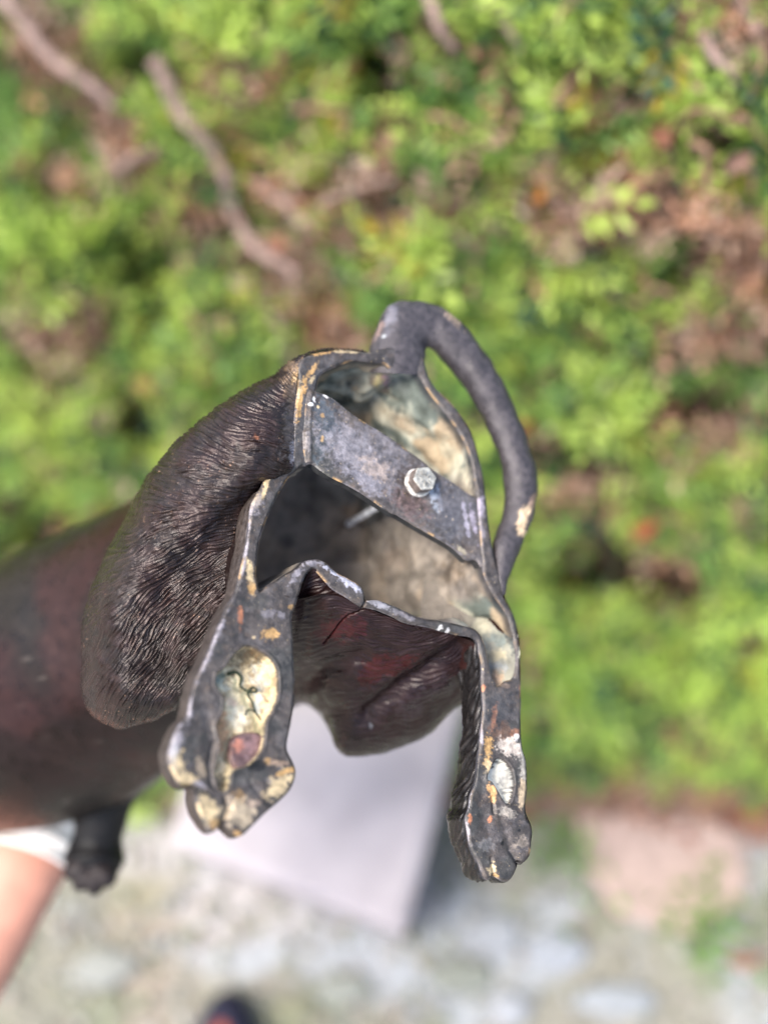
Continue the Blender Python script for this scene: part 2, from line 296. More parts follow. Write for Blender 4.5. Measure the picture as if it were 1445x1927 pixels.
def sub(V, C, fs):
    ids = np.unique(np.concatenate([f.ravel() for f in fs])); mp = np.zeros(len(V), int) - 1; mp[ids] = np.arange(len(ids))
    return V[ids], [mp[f] for f in fs], C[ids]

CRACK = [(429,1268),(444,1265),(454,1276),(452,1291),(466,1301),(483,1301),(475,1293),(466,1305),(475,1322),(481,1341),(491,1355),(496,1376)]
def cavcol(X, Y, C, h, cm):
    m = cm == 1
    cc = np.ones(X.shape + (3,)) * np.array([.54, .44, .27])
    cc = paint(cc, X, Y, [(440,1300,30,60,0,(.60,.54,.38),.5),(478,1232,38,18,15,(.15,.11,.06),.9),(500,1275,17,30,-10,(.42,.40,.33),.8),(518,1290,7,40,0,(.60,.46,.28),.8),(426,1372,13,44,5,(.48,.28,.15),.95),(462,1350,20,25,0,(.64,.58,.44),.7),
      (420,1274,14,14,20,(.22,.25,.22),.9),(440,1290,12,8,0,(.5,.5,.42),.6),(421,1470,14,12,0,(.25,.22,.16),.9),(425,1440,12,14,0,(.72,.62,.42),.8),(446,1318,12,10,0,(.66,.45,.32),.5),(495,1320,8,24,12,(.45,.47,.42),.8)], 200)
    ld = linedist(X, Y, CRACK); g = np.exp(-(ld / 5.) ** 2)[..., None]; cc = cc * (1 - .7 * g) + np.array([.13, .14, .08]) * .7 * g
    cc = cc * (.55 + .9 * fb2(X, Y, 13, 4, 272))[..., None]; bz = (ss(.58, .70, fb2(X, Y, 10, 4, 281)) * .6)[..., None]; cc = cc * (1 - bz) + np.array([.20, .13, .07]) * bz
    C = np.where(m[..., None], cc, C)
    m = cm == 2; cc = np.ones(X.shape + (3,)) * np.array([.66, .64, .56]); cc = paint(cc, X, Y, [(962,1462,9,30,0,(.25,.25,.25),.8),(935,1436,12,9,0,(.05,.05,.05),.9),(950,1500,6,16,20,(.74,.70,.56),.7)], 260, 6.)
    C = np.where(m[..., None], cc, C)
    h = h + np.where(cm >= 1, 2.6 * (fb2(X, Y, 22, 4, 71) - .5), 0)
    return C, h

# ------------------------------------------------------------------ the statue
root = empty('cat_statue', tuple(P(600, 1150, .56)))
tag(root, 'hollow dark bronze cat statue held up to show its open underside and two hind paws', 'statue')

def skirt(contour, i0, i1, depths, bulge, shrink, col, nfine=28, fur=None):
    """outer wall of the casting: from the cut edge back along the base normal"""
    n = len(contour); idx = np.arange(i0, i1 + 1) % n; c = contour[idx]
    nxt = contour[(idx + 2) % n] - contour[(idx - 2) % n]; nn = np.stack([nxt[:, 1], -nxt[:, 0]], -1); nn /= np.linalg.norm(nn, axis=1, keepdims=True) + 1e-9
    a, _, _ = sdist(c[:, 0] + nn[:, 0] * 3, c[:, 1] + nn[:, 1] * 3, contour); nn[a > 0] *= -1
    # smooth the outward direction
    for _ in range(6): nn[1:-1] = (nn[:-2] + nn[1:-1] * 2 + nn[2:]) / 4
    if (i1 - i0) > 150: up = 5
    else: up = 6
    s = np.linspace(0, len(c) - 1, (len(c) - 1) * up + 1); ii = np.arange(len(c))
    c = np.stack([np.interp(s, ii, c[:, k]) for k in (0, 1)], -1); nn = np.stack([np.interp(s, ii, nn[:, k]) for k in (0, 1)], -1)
    cen = c.mean(0); t = np.linspace(0, 1, nfine)
    dep = np.interp(t, np.linspace(0, 1, len(depths)), depths); bl = np.interp(t, np.linspace(0, 1, len(bulge)), bulge); sh = np.interp(t, np.linspace(0, 1, len(shrink)), shrink)
    X = c[:, None, 0] * (1 - sh) + cen[0] * sh + nn[:, None, 0] * bl; Y = c[:, None, 1] * (1 - sh) + cen[1] * sh + nn[:, None, 1] * bl
    V = P(X, Y, base_d(X, Y)) - NW * (dep[None, :, None] * .001 + .0008)
    return V, s, t, X, Y

# fur relief: smeared noise along a direction field given in pixel angles
def lic(px, py, ang, length=14, width=1.2, seed=1, jitter=0.35):
    n, m = px.shape; g = np.random.default_rng(seed); z = g.standard_normal((n, m))
    k = int(round(width)) if width >= 1 else 0
    for _ in range(k):
        z = (z + np.roll(z, 1, 0) + np.roll(z, -1, 0)) / 3; z = (z + np.roll(z, 1, 1) + np.roll(z, -1, 1)) / 3
    xu = np.gradient(px, axis=0); xv = np.gradient(px, axis=1); yu = np.gradient(py, axis=0); yv = np.gradient(py, axis=1)
    a = ang + jitter * 2 * (fb2(px, py, 16., 2, seed + 50) - .5) + jitter * 2 * (fb2(px, py, 50., 2, seed + 51) - .5); dx, dy = np.cos(a), np.sin(a); det = xu * yv - xv * yu; det = np.where(np.abs(det) < .08, np.sign(det + 1e-9) * .08, det)
    fu = (dx * yv - dy * xv) / det; fv = (dy * xu - dx * yu) / det
    mg = np.hypot(fu, fv); sc = np.minimum(1, 2.5 / (mg + 1e-9)); fu *= sc; fv *= sc
    I, J = np.meshgrid(np.arange(n, dtype=float), np.arange(m, dtype=float), indexing='ij'); acc = z.copy(); wsum = 1
    for sg in (1, -1):
        u, v = I.copy(), J.copy()
        for q in range(length):
            iu = np.clip(u.round().astype(int), 0, n - 1); iv = np.clip(v.round().astype(int), 0, m - 1)
            u = np.clip(u + sg * fu[iu, iv], 0, n - 1); v = np.clip(v + sg * fv[iu, iv], 0, m - 1)
            i0 = np.minimum(u.astype(int), n - 2); j0 = np.minimum(v.astype(int), m - 2); a_ = u - i0; b_ = v - j0
            wq = 1 - q / length
            acc += wq * ((1 - a_) * (1 - b_) * z[i0, j0] + a_ * (1 - b_) * z[i0 + 1, j0] + (1 - a_) * b_ * z[i0, j0 + 1] + a_ * b_ * z[i0 + 1, j0 + 1])
    bl = acc.copy()
    for _ in range(3):
        bl = (np.roll(bl, 2, 0) + np.roll(bl, -2, 0) + bl) / 3; bl = (np.roll(bl, 2, 1) + np.roll(bl, -2, 1) + bl) / 3
    acc -= .75 * bl
    acc -= acc.mean(); acc /= acc.std(); return np.clip(acc, -2.4, 2.4)

FUR = np.array([.026, .0175, .0155])
# --- near haunch with combed fur
HC = [
 [(690,663,.522),(682,658,.528),(672,657,.54),(662,664,.56),(650,684,.59),(640,720,.62)],
 [(620,659,.5122),(604,658,.517),(585,663,.528),(566,676,.55),(548,700,.58),(540,740,.61)],
 [(574,670,.5063),(553,675,.507),(531,690,.513),(518,712,.53),(508,740,.56),(505,770,.60)],
 [(560,712,.5012),(540,710,.499),(512,716,.503),(470,726,.516),(436,757,.545),(440,790,.59)],
 [(556,778,.4972),(524,772,.490),(462,766,.488),(396,778,.500),(366,812,.535),(375,850,.58)],
 [(553,851,.4907),(512,840,.481),(430,832,.478),(330,845,.491),(288,885,.526),(300,920,.575)],
 [(549,886,.4875),(500,885,.4765),(410,900,.4725),(292,930,.486),(240,968,.526),(250,1000,.575)],
 [(508,914,.4860),(462,942,.4795),(370,982,.473),(255,1015,.481),(197,1050,.520),(205,1080,.57)],
 [(476,985,.4865),(432,1010,.4840),(342,1060,.4765),(225,1100,.476),(165,1135,.512),(175,1160,.56)],
 [(448,1075,.4855),(402,1090,.4840),(322,1135,.4790),(220,1180,.4735),(155,1220,.505),(165,1245,.555)],
 [(415,1165,.4850),(372,1185,.4830),(304,1215,.480),(220,1255,.4735),(158,1296,.500),(170,1315,.55)],
 [(380,1245,.4880),(345,1272,.484),(294,1295,.479),(232,1318,.478),(182,1345,.497),(190,1350,.545)],
 [(355,1300,.4920),(330,1325,.490),(292,1345,.4895),(256,1357,.490),(222,1367,.502),(225,1362,.545)],
 [(345,1318,.512),(325,1338,.510),(292,1356,.508),(262,1364,.508),(238,1367,.516),(240,1360,.545)],
]
G = bispline(HC, 450, 860)      # shape (v=620,u=330,3)
ANG = np.deg2rad(np.array([60,58,52,40,24,16,6,-10,-26,-40,-50,-50,-42,-38.]))
vv = np.linspace(0, 13, 860); ang = np.interp(vv, np.arange(14), ANG)[:, None] + np.linspace(-.05, .35, 450)[None, :] * np.where(vv > 6.5, -1, .3)[:, None]
hx, hy = G[..., 0], G[..., 1]
LH = lic(hx, hy, ang, 20, 1, 3)
V = P(hx, hy, G[..., 2]); nm = gnormals(V)
amp = .00027 * (.25 + 1.5 * fb2(hx, hy, 32, 4, 12)) * (1 - .5 * ss(.62, .75, fb2(hx, hy, 14, 3, 112))) * ss(0, .02, np.linspace(0, 1, 450))[None, :] * (1 - .55 * ss(.5, .85, np.linspace(0, 1, 450)))[None, :]
low = (fb2(hx, hy, 60, 3, 14) - .5) * .0028 + (fb2(hx, hy, 25, 2, 15) - .5) * .0010
crease = -.0016 * np.exp(-(linedist(hx, hy, [(495,912),(440,955),(395,1010),(345,1075),(310,1110)]) / 20) ** 2) + .002 * np.exp(-(linedist(hx, hy, [(470,880),(390,940),(330,1010),(270,1080),(215,1170)]) / 24) ** 2)
low *= ss(0, .1, np.linspace(0, 1, 450))[None, :]
V = V + nm * (amp * LH + low + crease * 1.)[..., None]
k = ss(.6, 1.9, LH)[..., None] * .55 * ss(.35, .65, fb2(hx, hy, 30, 3, 61))[..., None]
C = FUR * (.75 + .5 * fb2(hx, hy, 40, 3, 19))[..., None] * np.ones(3)
C = C * (1 - k) + np.array([.085, .055, .045]) * k
red = ss(.5, .62, fb2(hx, hy, 38, 3, 23) + .10 * ss(1080, 1340, hy))[..., None]; C = C * (1 - .3 * red) + np.array([.045, .019, .017]) * .3 * red
gk = .7 * (ss(.84, .90, fb2(hx, hy, 3.2, 2, 29)) * ss(.5, .6, fb2(hx, hy, 60, 2, 33)))[..., None]; C = C * (1 - gk) + np.array([.55, .33, .22]) * gk
C = paint(C, hx, hy, [(548,790,14,80,8,(.15,.125,.12),.6),(548,720,16,40,15,(.30,.20,.12),.35),(545,690,14,14,0,(.30,.20,.12),.4),(560,700,6,20,20,GOLD,.5),(482,823,7,5,0,COPPER,.5),(550,850,6,30,4,PALE,.7)], 300)
hau = mesh_obj('haunch', V, gridfaces(860, 450), M_BRONZE, root, C); hau['label'] = 'furry haunch beside the wide left hind paw'

# --- belly and second haunch
BC = [
 [(535,1120,.468),(520,1170,.50),(515,1240,.53),(515,1290,.56),(520,1315,.60),(525,1312,.65)],
 [(560,1122,.4725),(552,1180,.496),(545,1240,.524),(545,1285,.555),(552,1326,.59),(562,1320,.64)],
 [(589,1070,.4795),(590,1128,.486),(586,1200,.504),(580,1270,.535),(584,1330,.575),(596,1322,.63)],
 [(628,1108,.4822),(630,1160,.489),(630,1230,.506),(625,1310,.53),(614,1362,.565),(622,1348,.62)],
 [(687,1142,.4872),(689,1180,.493),(688,1250,.506),(672,1350,.525),(648,1418,.548),(658,1402,.60)],
 [(761,1171,.4942),(762,1200,.500),(760,1260,.511),(748,1345,.525),(725,1413,.55),(728,1398,.60)],
 [(841,1189,.5027),(838,1215,.507),(830,1258,.516),(818,1315,.527),(798,1384,.55),(797,1372,.60)],
 [(888,1198,.508),(880,1220,.513),(874,1250,.522),(870,1280,.532),(868,1322,.55),(862,1318,.60)],
 [(905,1215,.512),(900,1240,.518),(895,1265,.526),(892,1290,.537),(890,1300,.556),(885,1300,.60)],
]
G = bispline(BC, 330, 560); hx, hy = G[..., 0], G[..., 1]
ang = np.deg2rad(np.interp(np.linspace(0, 8, 560), [0, 2, 3, 4, 6, 8], [-10, -20, -8, 6, -20, -60]))[:, None] * np.ones((1, 330))
LB = lic(hx, hy, ang, 18, 2, 9); V = P(hx, hy, G[..., 2]); nm = gnormals(V); u = np.linspace(0, 1, 330)[None, :]
fold = -.004 * np.exp(-(linedist(hx, hy, [(885,1205),(820,1250),(760,1290),(690,1345)]) / 16) ** 2) - .003 * np.exp(-(linedist(hx, hy, [(560,1300),(600,1260),(680,1235)]) / 18) ** 2)
crk = -.0018 * np.exp(-(linedist(hx, hy, [(685,1146),(655,1158),(640,1172),(622,1196),(608,1212)]) / 1.2) ** 2)
V = V + nm * (.00013 * LB * (1 - .6 * ss(.3, .8, u)) * ss(0, .02, u) + (fold + (fb2(hx, hy, 50, 3, 44) - .5) * .003) * ss(0, .12, u) + crk)[..., None]
k = ss(.9, 2.0, LB)[..., None] * .35
C = np.array([.018, .0085, .0082]) * (.7 + .6 * fb2(hx, hy, 50, 3, 46))[..., None]; C = C * (1 - k) + np.array([.05, .03, .03]) * k
C = paint(C, hx, hy, [(740,1255,60,22,-18,(.05,.007,.006),.6),(640,1185,50,20,-10,(.055,.010,.011),.6),(800,1310,60,20,-35,(.035,.024,.027),.7),(698,1366,4,4,0,(.12,.11,.11),.9)], 340, 20.)
bel = mesh_obj('haunch.001', V, gridfaces(560, 330), M_DULL, root, C); bel['label'] = 'dark red brown haunch and belly between the paws'

# --- rim and paws
X, Y, V, C, cm, f4, f3 = plate(OUTr, INNr, 1.15, [(CAVL, 6.5), (CAVR, 6.0)], PLATE_PAINT, cavcol, grooves=GROOVES)
Vf, Cf, cf = V.reshape(-1, 3), C.reshape(-1, 3), cm.ravel(); xf, yf = X.ravel(), Y.ravel()
def region(f):
    cx, cy = xf[f].mean(1), yf[f].mean(1); cav = cf[f].max(1)
    r = np.zeros(len(f), int); r[(cx < 600) & (cy > 1112)] = 1; r[(cx > 860) & (cy > 1215)] = 2; r[(cav == 1)] = 3; r[(cav == 2)] = 4
    return r
r4, r3 = region(f4), region(f3)
def idx_near(pt): return int(np.argmin(((OUTr - np.array(pt)) ** 2).sum(1)))
iA, iB = idx_near((488,923)), idx_near((572,1093)); iC, iD = idx_near((890,1200)), idx_near((966,1153))
def furwall(i0, i1, depths, bulge, shrink, ang0, seed, colr, amp, nf=46):
    V, s, t, X, Y = skirt(OUTr, i0, i1, depths, bulge, shrink, None, nf)
    n, m = V.shape[:2]
    Lw = lic(np.arange(n)[:, None] * np.ones(m)[None] * 1., np.arange(m)[None] * np.ones(n)[:, None] * 1.4, np.full((n, m), ang0), 12, 1, seed)
    nm = np.cross(np.gradient(V, axis=0), np.gradient(V, axis=1)); nm /= np.linalg.norm(nm, axis=-1, keepdims=True) + 1e-12
    cc = V.mean((0, 1)); 
    if ((V[:, :m // 2] - cc) * nm[:, :m // 2]).sum() < 0: nm = -nm
    V = V + nm * (amp * Lw * ss(0, .08, t)[None, :] + .0012 * (fb2(X, Y, 30, 3, seed) - .5) * ss(0, .15, t)[None, :])[..., None]
    C = np.asarray(colr) * (.7 + .6 * fb2(X, Y, 18, 3, seed + 4))[..., None]; k = ss(.5, 1.8, Lw)[..., None] * .4; C = C * (1 - k) + np.array([.085, .07, .065]) * k
    e = (1 - ss(0, .05, t))[None, :, None]; C = C * (1 - .3 * e) + PALE * .3 * e
    return V, gridfaces(n, m), C
# wide paw
a = sub(Vf, Cf, [f4[r4 == 1], f3[r3 == 1]])
wl = furwall(iA, iB, [0, 3, 7, 12, 16, 18, 18], [0, 3, 5, 5, 2, -3, -3], [0, 0, 0, .02, .12, .45, .95], .2, 21, (.055, .042, .036), .00008)
v, f, c = join([(a[0], a[1], a[2]), (wl[0], wl[1], wl[2].reshape(-1, 3))])
paw1 = mesh_obj('hind_paw', v, f, M_CUT, root, c); paw1['label'] = 'wide hind paw with cream and golden patches on its sole'
a = sub(Vf, Cf, [f4[r4 == 3], f3[r3 == 3]]); mesh_obj('plaster_core', a[0], a[1], M_PLASTER, paw1, a[2])
# narrow paw: fur wall uses the bronze
a = sub(Vf, Cf, [f4[r4 == 2], f3[r3 == 2]]); paw2 = mesh_obj('hind_paw.001', a[0], a[1], M_CUT, root, a[2]); paw2['label'] = 'narrow hind paw with a small pale hollow'
wl = furwall(iC, iD, [0, 3, 8, 14, 19, 22, 23], [0, 3, 4, 3, 0, -4, -5], [0, 0, 0, .01, .08, .45, .95], .35, 27, (.016, .014, .014), .00020)
C2 = wl[2].copy(); rr = (wl[0] @ np.array([0, 0, 1.]))
mesh_obj('fur_side', wl[0], wl[1], M_BRONZE, paw2, C2)
a = sub(Vf, Cf, [f4[r4 == 4], f3[r3 == 4]]); mesh_obj('plaster_core', a[0], a[1], M_PLASTER, paw2, a[2])
a = sub(Vf, Cf, [f4[r4 == 0], f3[r3 == 0]])
rim = mesh_obj('rim', a[0], a[1], M_CUT, root, a[2])
# copper plug and crack in the wide paw
q = cr_resample([(439,1387),(466,1377),(496,1381),(499,1398),(485,1427),(462,1449),(444,1449),(431,1425),(432,1404)], 60, True, 5)
X, Y, V, C, cm, f4, f3 = plate(q, None, 1.5, [], [(450,1404,10,14,25,(.38,.16,.10),.8),(475,1400,16,16,0,(.20,.14,.145),.8),(470,1435,20,12,0,(.11,.10,.11),.7)], lift=.0034, bev=2.4)
a = sub(V.reshape(-1, 3), C.reshape(-1, 3) + np.array([.08, .03, .03]), [f4, f3]); mesh_obj('copper_plug', a[0], a[1], M_CUT, paw1, a[2])
cr = cr_resample(CRACK, 90); cp = P(cr[:, 0], cr[:, 1], base_d(cr[:, 0], cr[:, 1]) + .0069)
cr2 = cr_resample([(482,1342),(474,1336),(465,1337),(461,1346)], 24); cp2 = P(cr2[:, 0], cr2[:, 1], base_d(cr2[:, 0], cr2[:, 1]) + .0069)
j = join([tube_parts(cp, np.interp(np.linspace(0, 1, 90), [0, .15, .3, .5, 1], [.0008, .0006, .0004, .0004, .0003]), 8, col=(.035, .045, .025)), tube_parts(cp2, np.full(24, .0003), 8, col=(.035, .045, .03))])
mesh_obj('crack_line', j[0], j[1], M_PLASTER, paw1, j[2])

# --- crossbar with its bolt
X, Y, V, C, cm, f4, f3 = plate(BARr, None, 1.45, [], BAR_PAINT, lift=.0, bev=.8, grooves=[([(745,966),(752,930),(765,905)], 3, .25), ([(585,735),(582,800),(583,868)], 4, -.6), ([(575,815),(578,845)], 6, -.9)])
shift = (.0012 * ss(640, 900, X) - .0004)[..., None]; V = V - NW * shift
a = sub(V.reshape(-1, 3), C.reshape(-1, 3) * 1.35, [f4, f3])
BV = P(BARr[:, 0], BARr[:, 1], base_d(BARr[:, 0], BARr[:, 1])) - NW * (.0009 + .0012 * ss(640, 900, BARr[:, 0]))[:, None]
lv = np.array([0, .0012, .0032, .0042]); W = BV[:, None] - NW * lv[None, :, None]
v, f, c = join([(a[0], a[1], a[2]), (W, gridfaces(len(BV), 4, wrap_u=True), np.array([.05, .05, .05]))])
bar = mesh_obj('crossbar', v, f, M_CUT, root, c)
T1 = np.cross(NW, [0, 0, 1.]); T1 /= np.linalg.norm(T1); T2 = np.cross(NW, T1)
bc = P(787, 908, base_d(787, 908)) - NW * .0012
def ring(r, h, n, rot=0., k=None):
    a = np.linspace(0, 2 * np.pi, n, endpoint=False) + rot; rr = r if k is None else r * k(a)
    return bc + (np.cos(a) * rr)[:, None] * T1 + (np.sin(a) * rr)[:, None] * T2 + NW * h
def lathe(prof, n=48, kfun=None, rot=0., col=None):
    V = np.array([ring(r * 1.03, h, n, rot, kfun) for r, h in prof]); m = len(prof); f = [gridfaces(m, n, wrap_v=True)]
    f.append(np.arange((m - 1) * n, m * n)[None]); return V.reshape(-1, 3), f, col
hexk = lambda a: 1 / np.cos((a % (np.pi / 3)) - np.pi / 6) * .93
j = join([lathe([(.0066, -.0005), (.0068, .0006), (.0066, .0012), (.0058, .0014)], col=(.62, .58, .52)), lathe([(.0058, .0010), (.0060, .0019), (.0056, .0022)], col=(.45, .42, .38)),
          lathe([(.0056, .0018), (.0056, .0076)], 60, hexk, .3, col=(.20, .16, .14)), lathe([(.0056, .0076), (.0053, .0081), (.0047, .0082)], 60, hexk, .3, col=(.42, .40, .35))])
bolt = mesh_obj('bolt', j[0], j[1], M_STEEL, bar, j[2], smooth=False)
marks = []
for k in range(9):
    a0 = k * 2 * np.pi / 9 + .2 + .35 * math.sin(k * 5.1); r0, r1 = .0009 + .0009 * abs(math.sin(k * 2.3)), .0028 + .0013 * abs(math.cos(k * 3.7)); u = np.cos(a0) * T1 + np.sin(a0) * T2; w_ = -np.sin(a0) * T1 + np.cos(a0) * T2
    q = [bc + u * r + w_ * s * .0003 + NW * h for h in (.0080, .0087) for r in (r0, r1) for s in (-1, 1)]
    marks.append((np.array(q), [np.array([[0, 1, 3, 2], [4, 6, 7, 5], [0, 4, 5, 1], [2, 3, 7, 6], [0, 2, 6, 4], [1, 5, 7, 3]])], (.30, .29, .26)))
j = join(marks); mesh_obj('bolt_mark', j[0], j[1], M_STEEL, bar, j[2], smooth=False)
h = np.linspace(.002, .078, 400); th = .0016 + .00022 * np.sin(h * 2 * np.pi / .0011); pts = bc[None] - NW[None] * h[:, None]
v, f, c = tube_parts(pts, th, 20, col=(.85, .86, .88)); mesh_obj('bolt_shank', v, f, M_ZINC, bar, np.ones((len(v), 3)) * c)

# --- hollow inside
c0 = P(720, 950, base_d(720, 950))
PATH = np.array([(720,950,.5037),(655,985,.528),(590,1020,.553),(510,1070,.580),(430,1120,.605),(330,1170,.635),(200,1235,.665),(100,1290,.69),(-60,1320,.73),(-220,1330,.77),(-330,1345,.80),(-400,1350,.82)], float)
def pathp(k): 
    t = np.atleast_1d(k); PF = bispline(np.stack([PATH, PATH], 1), 2, 400)[:, 0]; q = np.stack([np.interp(t, np.linspace(0, len(PATH) - 1, 400), PF[:, i]) for i in range(3)], -1); return P(q[:, 0], q[:, 1], q[:, 2])
I2 = np.vstack([INNr]); IV = P(I2[:, 0], I2[:, 1], base_d(I2[:, 0], I2[:, 1])) - NW * .0006
K = np.linspace(0, 3.5, 90); CP = pathp(K); sc = np.interp(K, [0, .25, 1, 1.8, 2.6, 3.1, 3.5], [1, .995, .97, .94, .84, .55, .0])
n = len(IV); rel = IV - c0
J2 = INNr.copy(); J2[:, 1] = np.minimum(J2[:, 1], 1150 + .12 * (J2[:, 1] - 1150)); J2 = np.where(INNr[:, 1:] > 1150, J2, INNr)
rel2 = P(J2[:, 0], J2[:, 1], base_d(J2[:, 0], J2[:, 1])) - NW * .0006 - c0; bq = ss(0, .55, K)[:, None, None]; cs = ss(0, .35, K)[:, None, None] * 0
V = CP[:, None] + (rel[None] * (1 - bq) + rel2[None] * bq) * sc[:, None, None]
relw = V.copy(); nz = fbm(V * 60, 4, 3) - .5; nz2 = fbm(V * 220, 3, 6) - .5
dirn = rel / (np.linalg.norm(rel, axis=1, keepdims=True) + 1e-9)
V = V + dirn[None] * ((nz * .010 + nz2 * .003) * ss(.05, .6, K)[:, None])[..., None]
base = np.array([.22, .19, .16]); C = np.ones(V.shape) * base * (.45 + 1.2 * fbm(V * 90, 4, 9))[..., None]
pale = np.array([.40, .39, .31]); grn = np.array([.13, .15, .13]); warm = np.array([.42, .33, .22])
px = I2[:, 0][None]; py = I2[:, 1][None]
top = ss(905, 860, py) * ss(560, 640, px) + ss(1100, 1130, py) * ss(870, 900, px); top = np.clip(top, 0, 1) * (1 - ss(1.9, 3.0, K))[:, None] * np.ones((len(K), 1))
nA = fbm(V * 110, 4, 12); nB = fbm(V * 70, 3, 22)
pc = pale * (1 - ss(.45, .60, nA))[..., None] + grn * ss(.45, .60, nA)[..., None]; pc = pc * (1 - ss(.5, .6, nB))[..., None] + warm * ss(.5, .6, nB)[..., None] * .9
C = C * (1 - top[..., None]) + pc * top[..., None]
mm = (ss(.54, .66, nB) * (1 - top) * .7)[..., None]; C = C * (1 - mm) + np.array([.36, .29, .22]) * mm
mm = (ss(.55, .7, nA) * (1 - top) * .6)[..., None]; C = C * (1 - mm) + np.array([.09, .08, .075]) * mm
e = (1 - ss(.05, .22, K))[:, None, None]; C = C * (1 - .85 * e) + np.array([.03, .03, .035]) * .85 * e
fi = gridfaces(len(K), n, wrap_v=True); jj = fi % n; pocket = (INNr[:, 1] > 1204) & (INNr[:, 0] > 870); fi = fi[~pocket[jj].any(1)]
q_ = V - CAM; dz = -(-st * q_[..., 1] + ct * q_[..., 2]); ix = 722.5 + F * q_[..., 0] / dz; iy = 963.5 - F * (ct * q_[..., 1] + st * q_[..., 2]) / dz
C = paint(C, ix, iy, [(640,712,40,26,0,(.15,.16,.13),.6),(658,722,9,8,0,(.03,.03,.03),.9),(702,716,9,18,0,(.12,.09,.07),.8),(713,714,9,17,0,(.48,.40,.20),.95),(727,718,9,13,0,(.38,.22,.25),.9),(755,730,25,14,20,(.10,.11,.10),.7),(720,775,60,18,25,(.42,.38,.29),.6),(760,800,40,14,35,(.30,.20,.12),.6),(850,855,16,40,-32,(.46,.43,.32),.7),(880,905,9,26,-15,(.48,.44,.33),.8),
 (655,960,14,12,0,(.30,.20,.12),.7),(645,990,14,10,0,(.06,.035,.025),.8),(600,930,40,26,0,(.13,.115,.095),.5),(740,1050,40,30,0,(.22,.17,.13),.5),(700,1010,18,14,0,(.07,.06,.055),.6),(790,1080,30,24,0,(.08,.07,.06),.6),(850,1070,26,26,0,(.09,.065,.045),.7),(620,1020,26,40,0,(.24,.19,.14),.5)], 820, 14., 1.6)
mesh_obj('inner_shell', V, fi, M_INNER, root, C)

PX, PY = np.meshgrid(np.linspace(790, 980, 140), np.linspace(1050, 1300, 180), indexing='ij')
pd = base_d(PX, PY) + .00020 * np.maximum(976 - PX, 0) + np.interp(PY, [1050, 1092, 1160, 1230, 1270, 1300], [.016, .011, .008, .005, .003, .002]) * ss(978, 935, PX) + .0004
PV = P(PX, PY, pd) + NW * ((fb2(PX, PY, 30, 4, 3) - .5) * .005 + (fb2(PX, PY, 8, 3, 4) - .5) * .0015)[..., None]
PC = np.ones(PX.shape + (3,)) * np.array([.25, .245, .20]); PC = paint(PC, PX, PY, [(925,1150,22,18,0,(.13,.15,.14),.8),(940,1205,26,16,20,(.16,.19,.18),.8),(905,1175,18,20,0,(.40,.37,.27),.6),(930,1232,22,12,0,(.42,.37,.25),.8),(935,1255,26,10,0,(.24,.26,.27),.7),(938,1275,12,14,0,(.50,.36,.25),.9),(900,1120,16,20,0,(.40,.38,.27),.7),(960,1180,10,60,-8,(.07,.075,.075),.9),(905,1215,10,10,0,(.3,.33,.3),.7)], 700, 12.)
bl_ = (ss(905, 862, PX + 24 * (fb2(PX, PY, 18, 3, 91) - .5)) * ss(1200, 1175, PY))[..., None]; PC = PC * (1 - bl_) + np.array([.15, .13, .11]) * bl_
ins_, _, _ = sdist(PX, PY, cr_resample([(800,1080),(860,1060),(915,1085),(951,1128),(969,1160),(975,1200),(976,1262),(967,1292),(932,1297),(914,1250),(908,1214),(890,1192),(800,1188)], 90, True, 5))
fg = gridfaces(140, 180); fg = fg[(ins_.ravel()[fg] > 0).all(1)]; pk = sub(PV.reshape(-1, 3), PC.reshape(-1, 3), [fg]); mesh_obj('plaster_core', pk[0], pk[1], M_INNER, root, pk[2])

# --- torso
L0 = np.array([(693,664),(750,654),(800,690),(811,718),(845,755),(874,791),(894,830),(909,895),(920,1000),(935,1060),(950,1122),(976,1190),(979,1245),(977,1296),(955,1303),(928,1302),(912,1270),(903,1230),(886,1203),(800,1184),(710,1154),(627,1116),(560,1126),(480,1118),(463,1030),(500,905),(546,880),(551,851),(556,760),(575,680),(620,662)], float)
L0 = cr_resample(L0, 240, True, 8); LV = P(L0[:, 0], L0[:, 1], base_d(L0[:, 0], L0[:, 1])) - NW * .0012
L0b = L0.copy(); pm = (L0[:, 1] > 1203) & (L0[:, 0] > 860); L0b[pm, 1] = 1203 + .1 * (L0[pm, 1] - 1203)
LVb = P(L0b[:, 0], L0b[:, 1], base_d(L0b[:, 0], L0b[:, 1])) - NW * .0012
rel = LV - c0; relb = LVb - c0; th = np.arctan2(L0b[:, 1] - 950, L0b[:, 0] - 720)
K = np.linspace(0, 11, 130); CP = pathp(K); tg = np.gradient(CP, axis=0); tg /= np.linalg.norm(tg, axis=1, keepdims=True)
cx = np.array([1., 0, 0]); cyd = np.array([0, -ct, -st])            # image right, image down
Rr = np.interp(K, [0, 2, 3, 4, 5, 6, 7, 8, 9, 10, 11], [.07, .070, .070, .071, .074, .080, .085, .086, .080, .055, .0]); wv = ss(0, 5, K)
for _ in range(25): Rr[1:-1] = (Rr[:-2] + 2 * Rr[1:-1] + Rr[2:]) / 4
V = np.zeros((len(K), len(L0), 3))
for k in range(len(K)):
    a_ = cx - tg[k] * (cx @ tg[k]); a_ /= np.linalg.norm(a_); b_ = np.cross(tg[k], a_); b_ *= np.sign(b_ @ cyd)
    circ = np.cos(th)[:, None] * a_ + np.sin(th)[:, None] * b_
    V[k] = CP[k] + (1 - wv[k]) * (rel + (relb - rel) * ss(0, 1.3, K[k])) * min(1., 1 - .03 * K[k]) + wv[k] * Rr[k] * circ
